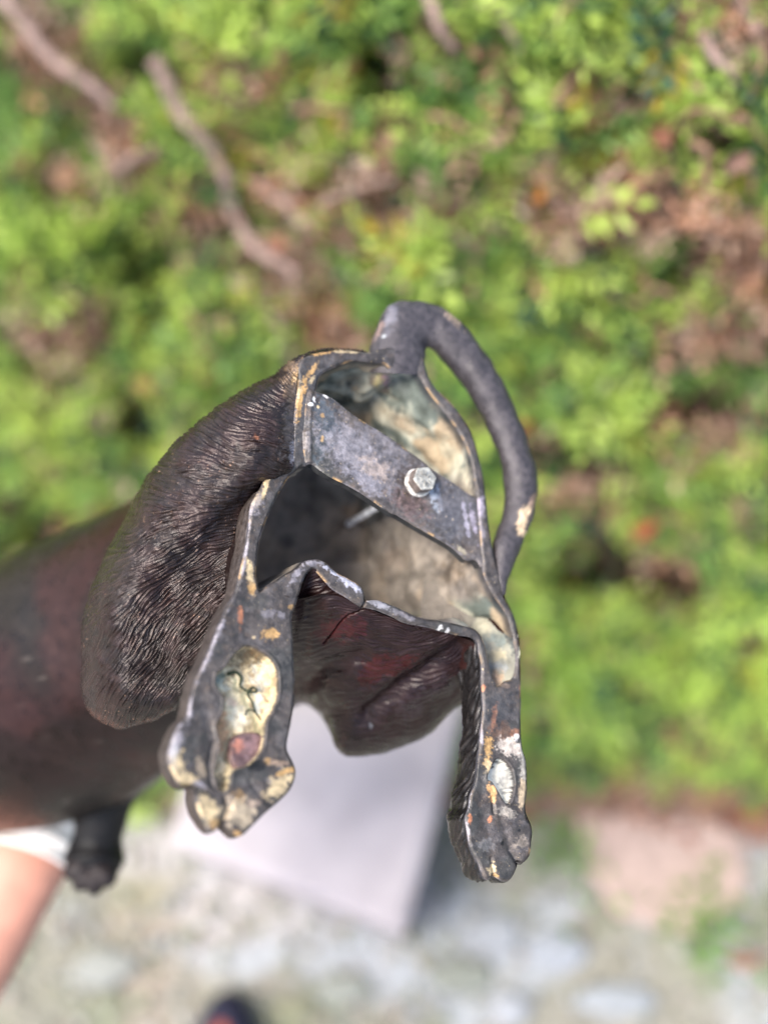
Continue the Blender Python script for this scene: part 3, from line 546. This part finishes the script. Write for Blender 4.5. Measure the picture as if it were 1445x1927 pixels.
C = np.array([.012, .0058, .0052]) * (.35 + 1.3 * fbm(V * 25, 4, 5))[..., None]; ol = ss(.45, .62, fbm(V * 11 + 4, 3, 28))[..., None] * .6; C = C * (1 - ol) + np.array([.019, .017, .014]) * ol; V = V + ((fbm(V * 45, 3, 38) - .5) * .004)[..., None] * NW; m = ss(.5, .65, fbm(V * 18, 3, 8))[..., None]; C = C * (1 - .6 * m) + np.array([.034, .011, .010]) * .6 * m
m = ss(.80, .86, fbm(V * 320, 2, 18))[..., None] * .35; C = C * (1 - m) + np.array([.16, .13, .11]) * m
mesh_obj('torso', V, gridfaces(len(K), len(L0), wrap_v=True), M_DULL, root, C)

# --- tail
TP = [((690,700),(790,705)),((693,664),(797,682)),((708,620),(799,662)),((733,577),(801,655)),((785,566),(805,653)),((830,577),(815,660)),((858,600),(826,673)),((886,629),(847,697)),((917,672),(869,724)),((944,716),(890,758)),
 ((965,758),(907,786)),((984,799),(923,820)),((1000,851),(936,853)),((1010,890),(946,890)),((1009,930),(949,935)),((1000,979),(945,975)),((986,1012),(935,998)),((973,1047),(926,1030)),((959,1089),(930,1078)),((951,1120),(941,1119))]
tp = np.array([[a[0], a[1], b[0], b[1]] for a, b in TP], float); tt = np.linspace(0, len(tp) - 1, 220)
q = np.stack([bispline(np.stack([tp[:, k], tp[:, k]], 1)[..., None], 2, 220)[:, 0, 0] for k in range(4)], -1)
mid = (q[:, :2] + q[:, 2:]) / 2; hw = np.hypot(*(q[:, :2] - q[:, 2:]).T) / 2
dd = base_d(mid[:, 0], mid[:, 1]); rm = hw * dd / F
dep = dd + np.minimum(rm * .75, .0085) + .001
a = np.linspace(0, 2 * np.pi, 48, endpoint=False)
A = P(q[:, 0], q[:, 1], dep); B = P(q[:, 2], q[:, 3], dep); mc = (A + B) / 2; ha = (A - B) / 2
view = CAM - mc; view /= np.linalg.norm(view, axis=1, keepdims=True); rz = np.minimum(np.linalg.norm(ha, axis=1), .0095)
V = mc[:, None] + np.cos(a)[None, :, None] * ha[:, None] + np.sin(a)[None, :, None] * (view * rz[:, None])[:, None]
nz = fbm(V * 120, 4, 2) - .5; nz2 = fbm(V * 40, 3, 4) - .5; V = V + ((V - mc[:, None]) / (np.linalg.norm(V - mc[:, None], axis=-1, keepdims=True) + 1e-9)) * (nz * .0022 + nz2 * .002)[..., None]
C = np.array([.055, .048, .052]) * (.65 + .7 * fbm(V * 90, 4, 7))[..., None]
tx = np.broadcast_to(mid[:, 0][:, None] + np.cos(a)[None] * (q[:, 0] - q[:, 2])[:, None] / 2, V.shape[:2]); ty = np.broadcast_to(mid[:, 1][:, None] + np.cos(a)[None] * (q[:, 1] - q[:, 3])[:, None] / 2, V.shape[:2])
C = paint(C, tx, ty, [(850,598,22,8,48,(.50,.36,.26),.9),(985,978,10,30,18,(.66,.48,.30),1),(735,600,10,30,15,(.2,.19,.22),.5),(1000,950,6,20,10,(.4,.26,.18),.7),(712,625,5,22,25,(.28,.19,.16),.7),(724,633,4,4,0,(.5,.52,.52),.8),(722,668,5,4,0,(.5,.52,.52),.8)], 500, 14.)
tl = (V.reshape(-1, 3), [gridfaces(220, 48, wrap_v=True)], C.reshape(-1, 3))
tail = mesh_obj('tail', tl[0], tl[1], M_CUT, root, tl[2])

# --- front leg behind
fl = cr_resample([(225,1400,.680),(205,1470,.682),(192,1535,.683),(182,1590,.682),(176,1628,.678),(172,1658,.672)], 60)
rad = np.interp(np.linspace(0, 1, 60), [0, .25, .5, .68, .85, .95, 1], [.030, .0215, .0165, .0150, .0185, .0150, .006])
v, f, c = tube_parts(P(fl[:, 0], fl[:, 1], fl[:, 2]), rad, 32, col=(.007, .0065, .007)); pcs = [(v + ((fbm(v * 60, 3, 2) - .5) * .003)[:, None], f, c)]
for k, (x, y) in enumerate([(134, 1640), (152, 1662), (180, 1670), (207, 1655)]):
    t = cr_resample([(172, 1628, .674), (x, y, .667), ((x - 172) * 1.12 + 172, (y - 1628) * 1.12 + 1628, .669)], 14); v, f, c = tube_parts(P(t[:, 0], t[:, 1], t[:, 2]), np.interp(np.linspace(0, 1, 14), [0, .6, .9, 1], [.008, .0085, .006, .002]), 16, col=(.022, .017, .017)); pcs.append((v, f, c))
j = join(pcs); fobj = mesh_obj('front_leg', j[0], j[1], M_BLACK, root, j[2]); fobj['label'] = 'near black front leg ending in a rounded paw'

# ------------------------------------------------------------------ the arm
person = empty('person', tuple(P(-200, 2000, .70)))
tag(person, 'bare forearm with a white cuff reaching up behind the dark statue to hold it', 'person')
ax_ = cr_resample([(-330,2250,.70),(-200,2010,.715),(-90,1830,.725),(-10,1700,.735),(34,1622,.745),(60,1560,.760),(85,1500,.780)], 80)
rad = np.interp(np.linspace(0, 1, 80), [0, .3, .6, .8, 1], [.044, .041, .036, .033, .036]); pcs = [tube_parts(P(ax_[:, 0], ax_[:, 1], ax_[:, 2]), rad, 32, .8, (.5, .2, .1))]
for k, (dx, dl) in enumerate([(-60, .9), (-20, 1.05), (22, 1.0), (62, .8)]):
    bx, by = 85 + dx, 1450; t = cr_resample([(85 + dx * .4, 1510, .785), (bx, by - 60 * dl, .80), (bx + 10, by - 160 * dl, .805), (bx + 25, by - 240 * dl, .790), (bx + 35, by - 290 * dl, .775)], 30)
    pcs.append(tube_parts(P(t[:, 0], t[:, 1], t[:, 2]), np.interp(np.linspace(0, 1, 30), [0, .3, .8, 1], [.011, .0095, .008, .004]), 14, 1, (.5, .2, .1)))
t = cr_resample([(60, 1540, .77), (10, 1500, .765), (-25, 1440, .755), (-20, 1390, .752)], 24); pcs.append(tube_parts(P(t[:, 0], t[:, 1], t[:, 2]), np.interp(np.linspace(0, 1, 24), [0, .3, .8, 1], [.014, .012, .010, .005]), 14, 1, (.5, .2, .1)))
j = join(pcs); mesh_obj('forearm_and_hand', j[0], j[1], M_SKIN, person)
cu = cr_resample([(36,1618,.7445),(50,1585,.752),(62,1550,.762),(72,1520,.772)], 30); cr_ = rings_tube(P(cu[:, 0], cu[:, 1], cu[:, 2]), np.full(30, .0372) + .0014 * np.sin(np.arange(30) * .9) + .0006 * np.sin(np.arange(30) * 2.3), 48, .85)
cr_in = rings_tube(P(cu[:, 0], cu[:, 1], cu[:, 2]), np.full(30, .0352), 48, .85)
Vc = np.concatenate([cr_in[:1], cr_, cr_in[::-1]], 0); mesh_obj('cuff', Vc, gridfaces(len(Vc), 48, wrap_v=True), M_CLOTH, person)

# ------------------------------------------------------------------ ground
gx = np.linspace(-4, 4, 260); gx = np.sign(gx) * np.abs(gx) ** 1.6; gy = np.linspace(-4, 4, 260); gy = np.sign(gy) * np.abs(gy) ** 1.6
GX, GY = np.meshgrid(gx, gy, indexing='ij'); q3 = np.stack([GX, GY, 0 * GX], -1)
GZ = (fbm(q3 * 9, 4, 3) - .5) * .012
C = np.ones(GX.shape + (3,)) * np.array([.30, .285, .235]); a1 = ss(.45, .6, fbm(q3 * 12, 4, 7))[..., None]; C = C * (1 - a1) + np.array([.24, .26, .17]) * a1
a2 = ss(.5, .62, fbm(q3 * 9 + 5, 4, 9))[..., None]; C = C * (1 - a2) + np.array([.42, .44, .46]) * a2
C = C * .68; a3 = .3 * ss(.58, .66, fbm(q3 * 7 + 9, 3, 13))[..., None]; C = C * (1 - a3) + np.array([.36, .27, .22]) * a3
gr = mesh_obj('ground', np.stack([GX, GY, GZ], -1), gridfaces(260, 260), M_GROUND, None, C); tag(gr, kind='structure')
# gravel and moss over it
ico = []
def blob_template():
    a = np.linspace(0, np.pi, 5); b = np.linspace(0, 2 * np.pi, 7)[:-1]; v = [(0, 0, 1)] + [(math.sin(t) * math.cos(s), math.sin(t) * math.sin(s), math.cos(t)) for t in a[1:-1] for s in b] + [(0, 0, -1)]
    f3 = [(0, 1 + k, 1 + (k + 1) % 6) for k in range(6)] + [(19, 13 + (k + 1) % 6, 13 + k) for k in range(6)]; f4 = [(1 + r * 6 + k, 7 + r * 6 + k, 7 + r * 6 + (k + 1) % 6, 1 + r * 6 + (k + 1) % 6) for r in range(2) for k in range(6)]
    return np.array(v), np.array(f3), np.array(f4)
bv, b3, b4 = blob_template()
def pebbles(name, n, xr, yr, smin, smax, cols, flat=.5, z0=.004):
    c = np.stack([rng.uniform(*xr, n), rng.uniform(*yr, n), np.full(n, z0)], -1); s = rng.uniform(smin, smax, n) ** 1.0; ang = rng.uniform(0, 6.28, n)
    sx = s * rng.uniform(.7, 1.3, n); sy = s * rng.uniform(.7, 1.1, n); sz = s * flat * rng.uniform(.6, 1.1, n)
    v = bv[None] * (1 + .25 * (rng.random((n, 20, 1)) - .5)); x = v[..., 0] * sx[:, None]; y = v[..., 1] * sy[:, None]
    V = np.stack([x * np.cos(ang)[:, None] - y * np.sin(ang)[:, None], x * np.sin(ang)[:, None] + y * np.cos(ang)[:, None], v[..., 2] * sz[:, None]], -1) + c[:, None]
    off = (np.arange(n) * 20)[:, None, None]; ci = .68 * np.asarray(cols)[rng.integers(0, len(cols), n)] * rng.uniform(.8, 1.2, (n, 1))
    return mesh_obj(name, V, [(b3[None] + off).reshape(-1, 3), (b4[None] + off).reshape(-1, 4)], M_GROUND, None, np.repeat(ci, 20, 0))
g1 = pebbles('gravel', 9000, (-1.1, 1.1), (-.55, .75), .003, .010, [(.36,.36,.32),(.31,.32,.25),(.41,.40,.36),(.27,.28,.19),(.35,.30,.25),(.39,.40,.40),(.30,.29,.23)]); tag(g1, kind='stuff')
STONES = [(1040,1790,60,35,(.52,.55,.60),'pale bluish stone nearest the middle of the gravel, right of the white plinth'),(930,1760,50,40,(.55,.57,.60),'pale grey stone in the gravel just past the corner of the white plinth'),(870,1840,60,30,(.40,.42,.36),'mossy grey stone in the gravel below the corner of the white plinth'),
 (1160,1880,75,30,(.50,.53,.56),'long pale stone at the near edge of the gravel, farthest from the plinth'),(640,1860,55,30,(.46,.48,.42),'greenish grey stone in the gravel in front of the white plinth'),(960,1900,40,28,(.58,.60,.64),'small whitish stone at the near edge of the gravel'),
 (200,1820,60,35,(.48,.49,.45),'grey stone in the gravel beside the bare forearm'),(560,1900,40,20,(.42,.42,.28),'small ochre green stone in the gravel near the navy shoe')]
for sx_, sy_, rx, ry, col, lb in STONES:
    d = float(ground_d(sx_, sy_)); c = P(sx_, sy_, d); a = np.linspace(0, 2 * np.pi, 28, endpoint=False); nz = 1 + .22 * (fb2(np.cos(a) * 30 + sx_, np.sin(a) * 30 + sy_, 22, 3, 4) - .5) * 2
    prof = [(1.0, 0.0), (1.02, .006), (.97, .012), (.85, .015), (.4, .017), (.0, .0175)]
    V = np.array([[(c[0] + math.cos(t) * rx / F * d * r * z, c[1] + math.sin(t) * ry / F * d * r * z, h_) for t, z in zip(a, nz)] for r, h_ in prof])
    o = mesh_obj('stone', V, gridfaces(len(prof), 28, wrap_v=True), M_GROUND, None, np.ones((V.size // 3, 3)) * .47 * np.array(col)); tag(o, lb, 'stone')
# pinkish paving slab near the hedge foot
def prism(poly, z0, z1, name, mat, parent=None, col=None, bev=.006):
    p = np.asarray(poly, float); c = p.mean(0); rings = [(p, z0), (p, z1 - bev), (c + (p - c) * (1 - bev * 2.2 / np.abs(p - c).max()), z1)]
    V = np.array([np.c_[q_, np.full(len(q_), z_)] for q_, z_ in rings]); n = len(p)
    return mesh_obj(name, V, [gridfaces(3, n, wrap_v=True), (2 * n + np.arange(n))[None]], mat, parent, None if col is None else np.ones((3 * n, 3)) * np.array(col), smooth=False)
def gpoly(pts, h=0.):
    return [tuple(P(x, y, float(ground_d(x, y, h)))[:2]) for x, y in pts]
o = prism(gpoly([(1085,1530),(1190,1490),(1310,1510),(1400,1580),(1410,1700),(1300,1760),(1160,1720),(1100,1620)], .02), 0, .022, 'paving_stone', M_GROUND, None, (.36, .27, .235)); tag(o, 'flat pinkish paving stone on the ground at the foot of the hedge', 'paving stone')
# white plinth
pl = empty('plinth', tuple(P(560, 1600, 1.1))); tag(pl, 'pale lilac white plinth standing on the gravel below the statue', 'plinth')
q = gpoly([(322,1585),(762,1757),(905,1215),(458,1060)], .22); q0 = np.array(q); c = q0.mean(0)
prism(list(c + (q0 - c) * .97), 0, .195, 'body', M_SLAB, pl); prism(q, .1955, .225, 'top_slab', M_SLAB, pl, bev=.008)

# ------------------------------------------------------------------ shoe
shoe = empty('shoe', tuple(P(420, 2000, float(ground_d(420, 2000))))); tag(shoe, 'navy shoe with a reddish tongue poking in at the bottom edge on the gravel', 'shoe')
sc_ = P(432, 1912, float(ground_d(424, 1875)))
def shoe_ring(z, k, tz=0):
    a = np.linspace(0, 2 * np.pi, 40, endpoint=False); y = np.sin(a); x = np.cos(a) * (1 - .12 * (y < 0)); return np.stack([sc_[0] + x * .047 * k, sc_[1] - .105 + y * .13 * (k * .5 + .5), np.full(40, z) + tz * (y * -.5 + .5)], -1)
V = np.array([shoe_ring(.0, 1.0), shoe_ring(.004, 1.06), shoe_ring(.020, 1.06), shoe_ring(.024, .98)]); mesh_obj('sole', V, [gridfaces(4, 40, wrap_v=True), (120 + np.arange(40))[None]], M_SHOE, shoe)
V = np.array([shoe_ring(.022, 1.0), shoe_ring(.035, 1.0, .02), shoe_ring(.05, .9, .03), shoe_ring(.062, .66, .04), shoe_ring(.064, .52, .045)]); mesh_obj('upper', V, gridfaces(5, 40, wrap_v=True), M_SHOE, shoe)
V = np.array([shoe_ring(.058, .60, .045), shoe_ring(.066, .45, .045), shoe_ring(.07, .2, .045)]); mesh_obj('tongue', V, [gridfaces(3, 40, wrap_v=True), (80 + np.arange(40))[None]], M_SHOER, shoe)

# ------------------------------------------------------------------ hedge
def hedge_d(px, py):
    px = np.asarray(px, float); py = np.asarray(py, float)
    l = np.interp(py, [-1500, -600, 0, 500, 1000, 1480, 1800], [2.4, 1.22, 1.10, 1.20, 1.32, 1.44, 1.5]); r = np.interp(py, [-1500, -600, 0, 500, 1000, 1480, 1800], [2.1, .92, .80, .92, 1.16, 1.44, 1.5])
    t = ss(-300, 1500, px); d = l * (1 - t) + r * t
    return np.minimum(d + .10 * (fb2(px, py, 260., 3, 5) - .5), ground_d(px, py, .0) - .0)
BROWNS = [(90,90,110,60,45),(200,190,60,40,45),(250,290,80,45,60),(120,330,60,35,20),(110,620,90,80,30),(380,420,60,50,60),(510,480,90,50,30),(600,370,150,45,-10),(770,260,60,40,0),(830,410,110,40,25),(850,110,50,30,0),(940,180,30,60,0),
 (1150,400,110,90,0),(1230,240,60,50,0),(1270,410,50,60,0),(1380,490,110,70,20),(1400,60,70,60,0),(1180,130,50,40,0),(1330,640,150,40,0),(1310,780,130,60,10),(1120,900,80,50,20),(1240,1080,120,50,10),(600,610,90,60,60),(1250,1520,160,35,5),(1400,1600,80,50,0),(1000,400,40,60,60),(470,180,80,50,0),(1310,30,70,40,0),(700,450,60,30,0),(1120,170,25,60,0)]
BRIGHTS = [(1230,1215,150,55,-14),(1350,1300,70,40,0),(1080,1330,60,40,0),(1120,1260,70,40,10),(1230,130,35,25,-20),(1390,200,30,20,0),(620,20,70,50,0),(60,460,80,50,0),(1130,780,50,40,-60),(150,560,90,40,0),(360,390,35,35,0),(800,490,50,30,0),(1090,400,40,20,0)]
DARKS = [(1170,1095,130,45,8),(1100,1070,60,50,0),(1330,760,90,40,10),(830,60,60,30,40),(1370,290,40,80,0),(280,500,50,60,0),(300,130,60,40,20),(1290,520,40,60,0),(60,1000,80,40,0),(900,330,40,30,0),(1080,870,70,40,0),(260,800,60,40,40),(700,150,40,40,0)]
def field(px, py, items):
    r = np.zeros(px.shape)
    for cx_, cy_, rx, ry, an in items:
        a = R(an); dx, dy = px - cx_, py - cy_; u = (dx * math.cos(a) + dy * math.sin(a)) / rx; v = (-dx * math.sin(a) + dy * math.cos(a)) / ry; r = np.maximum(r, np.exp(-(u * u + v * v) * .9))
    return r
hedge = empty('hedge', tuple(P(722, 1480, 1.44))); tag(hedge, 'leafy green hedge with brown dead patches and bare stems behind the statue', 'hedge')
hxs = np.linspace(-1100, 2550, 150); hys = np.linspace(-1300, 1530, 130); HX, HY = np.meshgrid(hxs, hys, indexing='ij')
hd = hedge_d(HX, HY) + .05 * (1 - ss(1300, 1500, HY)) + .22 * field(HX, HY, DARKS); V = P(HX, HY, hd); V = V + (fbm(V * 30, 3, 3) - .5)[..., None] * np.array([0, .03, .03])
q = fbm(V * 35, 4, 4)[..., None]; C = np.array([.14, .085, .06]) * (.4 + 1.2 * q) * np.ones(3)
# solid mound: the face joined to a back a metre behind it
back = V + np.array([0, .7, 0]); back[..., 2] = np.minimum(back[..., 2], V[..., 2])
core = join([(V, gridfaces(150, 130), C.reshape(-1, 3))]); mesh_obj('twiggy_core', core[0], core[1], M_BARK, hedge, core[2])
# brown and green areas, as seen on the hedge face
def sprays(n, seed, leafn=7, size=(.011, .020), near=.0, dead=False):
    g = np.random.default_rng(seed); px = g.uniform(-900, 2350, n); py = g.uniform(-1100, 1600, n)
    inside = (px > -60) & (px < 1505) & (py > -60); keep = (inside | (g.random(n) < .45)) & (py < 1500 + 170 * (fb2(px, py * 0, 110., 3, 411) - .5)); px, py = px[keep], py[keep]; n = len(px)
    dk = field(px, py, DARKS) * (1 - .4 * 0); br = field(px, py, BROWNS) * 1.1 + .9 * (fb2(px, py, 75., 4, 61) - .5)
    off = g.uniform(-.042, .034, n) + near; d = hedge_d(px, py) + off * (1 - .6 * ss(1250, 1480, py)) + .13 * dk
    keep = (g.random(n) > .85 * dk) & ((g.random(n) < ss(.2, .55, br) * .9 + .12) if dead else (g.random(n) > .5 * ss(.3, .6, br))); px, py, d, dk, br, off = [q_[keep] for q_ in (px, py, d, dk, br, off)]; n = len(px)
    brt = field(px, py, BRIGHTS); d = d - .05 * brt; c = P(px, py, d); isb = ((br - .6 * brt + .45 * (g.random(n) - .5)) > .44) | dead | (g.random(n) < .05 * (1 - brt))
    hue = fb2(px, py, 55., 3, 81) + .3 * (g.random(n) - .5)
    ya = ss(.40, .60, hue)[:, None]; ya = np.maximum(ya, brt[:, None]); colr = np.array([.19, .34, .085]) * (1 - ya) + np.array([.47, .60, .13]) * ya
    bl = (g.random(n) < .16)[:, None]; colr = np.where(bl, np.array([.045, .11, .06]), colr); yl = (g.random(n) < .03)[:, None]; colr = np.where(yl, np.array([.40, .30, .04]), colr)
    bc_ = np.array([[.46, .28, .20], [.33, .20, .15], [.56, .40, .31], [.21, .13, .10], [.50, .27, .17]])[g.integers(0, 5, n)]; colr = np.where(isb[:, None], bc_, colr)
    colr = colr * g.uniform(.75, 1.25, (n, 1)); colr = colr * (1 + .25 * ss(900, 1300, py)[:, None])  # leaf colour lightened lower down, painted in to lift the shaded hedge base
    tocam = CAM - c; tocam /= np.linalg.norm(tocam, axis=1, keepdims=True)
    axis = g.standard_normal((n, 3)) * .8 + np.array([0, -.3, .9]); axis /= np.linalg.norm(axis, axis=1, keepdims=True)
    face = tocam * .7 + g.standard_normal((n, 3)) * .55 + np.array([0, 0, .5]); side = np.cross(axis, face); side /= np.linalg.norm(side, axis=1, keepdims=True); nrm = np.cross(side, axis)
    VV = []; FF = []; CC = []
    s = g.uniform(*size, n) * (1 + .5 * brt) * (1 + .25 * ss(.5, .9, hue)); 
    for k in range(leafn):
        t = (k // 2) / (leafn / 2); sg = 1 if k % 2 else -1
        if k == leafn - 1: dirv = axis
        else: dirv = axis * (.55 + .2 * g.random((n, 1))) + side * sg * .85 + nrm * g.uniform(-.25, .25, (n, 1))
        dirv = dirv / np.linalg.norm(dirv, axis=1, keepdims=True); root_ = c + axis * (s * 2.2 * t)[:, None] + side * (sg * .001)
        wv_ = np.cross(dirv, nrm + .3 * g.standard_normal((n, 3))); wv_ /= np.linalg.norm(wv_, axis=1, keepdims=True); up = np.cross(wv_, dirv)
        L = s * g.uniform(.8, 1.15, n); W = L * g.uniform(.17, .25, n)
        p0 = root_; p1 = root_ + dirv * (L * .45)[:, None] + wv_ * W[:, None] + up * (W * .35)[:, None]; p2 = root_ + dirv * L[:, None] - up * (L * .12)[:, None]; p3 = root_ + dirv * (L * .45)[:, None] - wv_ * W[:, None] + up * (W * .35)[:, None]
        VV.append(np.stack([p0, p1, p2, p3], 1)); CC.append(np.repeat(colr * g.uniform(.85, 1.15, (n, 1)), 4, 0).reshape(n, 4, 3))
    V = np.stack(VV, 1).reshape(-1, 3); C = np.stack(CC, 1).reshape(-1, 3); m = len(V) // 4; o4 = (np.arange(m) * 4)[:, None]
    return V, [np.hstack([o4, o4 + 1, o4 + 2]), np.hstack([o4, o4 + 2, o4 + 3])], C
v, f, c = sprays(42000, 5, 7, (.009, .0165))
o = mesh_obj('foliage', v, f, M_LEAF, hedge, c, smooth=False); o['kind'] = 'stuff'
v, f, c = sprays(13000, 15, 5, (.010, .020), .012, True)
o = mesh_obj('dead_leaves', v, f, M_LEAF, hedge, c, smooth=False); o['kind'] = 'stuff'
def stem(pts, r0, r1, col, parent, off=-.040):
    q = cr_resample([(x, y, float(hedge_d(x, y)) + off) for x, y in pts], 60); Pp = P(q[:, 0], q[:, 1], q[:, 2]); Pp = Pp + (np.stack([fbm(Pp * 40 + 3 * k, 2, k) for k in range(3)], -1) - .5) * .012
    v, f, c = tube_parts(Pp, .85 * np.linspace(r0, r1, 60) * (1 + .2 * (fb2(q[:, 0], q[:, 1], 30, 2, 3) - .5)), 14)
    cc = np.asarray(col) * .62 * (.6 + .8 * fbm(v * 90, 3, 5))[:, None]; return mesh_obj('stem', v, f, M_BARK, parent, cc)
GB = (.40, .28, .24)
for pts, a_, b_ in [([(290,110),(330,190),(385,260),(425,330),(440,400),(490,470),(560,520)], .0085, .0065), ([(-40,-40),(40,40),(85,95),(150,150),(215,200)], .008, .006), ([(490,345),(540,385),(600,440)], .0065, .004), ([(790,-40),(825,30),(860,90)], .006, .004),
     ([(920,-20),(950,40),(985,100)], .005, .003), ([(1325,70),(1350,115),(1385,165)], .005, .003), ([(590,400),(660,360),(740,335)], .004, .003), ([(760,400),(830,430),(900,450)], .006, .004), ([(1380,-60),(1400,20),(1420,90)], .006, .004), ([(200,330),(250,300),(290,285)], .007, .004), 
     ([(440,520),(520,600),(560,700)], .005, .003)]: stem(pts, a_, b_, GB, hedge, -.054 if a_ > .0075 else -.040)
g = np.random.default_rng(77)
for k in range(34):
    x0_, y0_ = g.uniform(250, 1430), g.uniform(20, 1000); a_ = g.uniform(-.9, 1.9); L_ = g.uniform(60, 150); xs = [(x0_ + L_ * t * math.cos(a_) + g.normal(0, 8), y0_ + L_ * t * math.sin(a_) + g.normal(0, 8)) for t in (0, .35, .7, 1.)]
    stem(xs, g.uniform(.002, .004), .0012, (.42, .24, .17), hedge, -.046)
# single fallen leaves that stand out
def leaf_at(px, py, d, L, W, col, nm_, rot, parent=None, lb=None):
    c = P(px, py, d); n = 7; m = 5; u = np.linspace(0, 1, n); t = np.linspace(-1, 1, m); wd = np.sin(np.pi * u ** .8) * W
    x = np.cos(rot) * np.array([1, 0, 0]) + np.sin(rot) * np.array([0, .35, .93]); y = -np.sin(rot) * np.array([1, 0, 0]) + np.cos(rot) * np.array([0, .35, .93]); z = np.cross(x, y)
    V = c + (u[:, None, None] - .5) * L * x + (wd[:, None, None] * t[None, :, None]) * y + z * (.15 * L * np.abs(t)[None, :, None] * wd[:, None, None] / W - .2 * L * (u[:, None, None] - .5) ** 2)
    o = mesh_obj(nm_, V, gridfaces(n, m), M_LEAF, parent, np.ones((n * m, 3)) * np.array(col))
    if lb: tag(o, lb, 'leaf')
    return o
for x, y, L, W, col, rot in [(1212,992,.050,.017,(.60,.13,.06),.5),(372,612-378,.03,.012,(.35,.2,.12),1.),(990,800,.028,.010,(.55,.14,.05),-.6),(735,845-590,.04,.012,(.42,.24,.16),.2),(1245,250,.035,.014,(.48,.2,.12),.9),(270,722,.036,.015,(.50,.24,.12),.1),(1010,365,.03,.010,(.62,.25,.06),1.2),(122,328,.042,.014,(.52,.32,.2),.4),(520,455,.034,.013,(.45,.2,.13),1.1),(1390,300,.04,.012,(.35,.2,.15),.6)]:
    leaf_at(x, y, float(hedge_d(x, y)) - .05, L * .6, W * .7, col, 'dead_leaf', rot, hedge)
for x, y, L, W, col, rot, lb in [(1405,1800,.055,.020,(.40,.20,.13),.2,'orange brown fallen leaf lying alone on the gravel beyond the pinkish paving stone'),(1240,1478,.10,.022,(.38,.10,.07),.1,'dark red fallen leaf along the hedge foot above the pinkish paving stone'),(1420,1530,.06,.02,(.45,.16,.08),.3,'rusty fallen leaf at the hedge foot beyond the dark red one')]:
    leaf_at(x, y, float(ground_d(x, y, .035)), L, W, col, 'fallen_leaf', rot, None, lb)
g = np.random.default_rng(44); n = 900; px_ = g.uniform(900, 1700, n); py_ = 1500 + g.normal(0, 28, n) + 25 * np.sin(px_ / 90)
c = P(px_, py_, ground_d(px_, py_, .02)); dv = g.standard_normal((n, 3)) * np.array([1, 1, .3]); dv /= np.linalg.norm(dv, axis=1, keepdims=True); wv_ = np.cross(dv, g.standard_normal((n, 3)) * .3 + np.array([0, 0, 1])); L = g.uniform(.015, .03, n)[:, None]
V = np.stack([c, c + dv * L * .5 + wv_ * L * .25, c + dv * L, c + dv * L * .5 - wv_ * L * .25], 1).reshape(-1, 3); o4 = (np.arange(n) * 4)[:, None]
o = mesh_obj('leaf_litter', V, [np.hstack([o4, o4 + 1, o4 + 2]), np.hstack([o4, o4 + 2, o4 + 3])], M_LEAF, None, np.repeat(np.array([[.32, .13, .09], [.24, .12, .08], [.40, .20, .12], [.16, .09, .07]])[g.integers(0, 4, n)], 4, 0), smooth=False); tag(o, kind='stuff')
# low green tufts at the ground edge
def tuft(px, py, n, lb, seed):
    g = np.random.default_rng(seed); d = float(ground_d(px, py)); c0_ = P(px, py, d); VV = []; FF = []; CC = []
    c = c0_ + g.normal(0, 1, (n, 3)) * np.array([.03, .03, .012]) + np.array([0, 0, .03]); dirv = g.standard_normal((n, 3)) + np.array([0, 0, .6]); dirv /= np.linalg.norm(dirv, axis=1, keepdims=True)
    wv_ = np.cross(dirv, g.standard_normal((n, 3))); wv_ /= np.linalg.norm(wv_, axis=1, keepdims=True); L = g.uniform(.012, .022, n)[:, None]
    V = np.stack([c, c + dirv * L * .5 + wv_ * L * .28, c + dirv * L, c + dirv * L * .5 - wv_ * L * .28], 1).reshape(-1, 3); o4 = (np.arange(n) * 4)[:, None]
    col = np.repeat(np.array([[.14, .30, .04]]) * g.uniform(.6, 1.4, (n, 1)), 4, 0)
    o = mesh_obj('leafy_weed', V, [np.hstack([o4, o4 + 1, o4 + 2]), np.hstack([o4, o4 + 2, o4 + 3])], M_LEAF, None, col, smooth=False); tag(o, lb, 'weed'); o['kind'] = 'stuff'
tuft(1320, 1740, 120, 'small green weed growing beside the pinkish paving stone', 3); tuft(1040, 1610, 90, 'low green weed between the white plinth and the pinkish paving stone', 4)
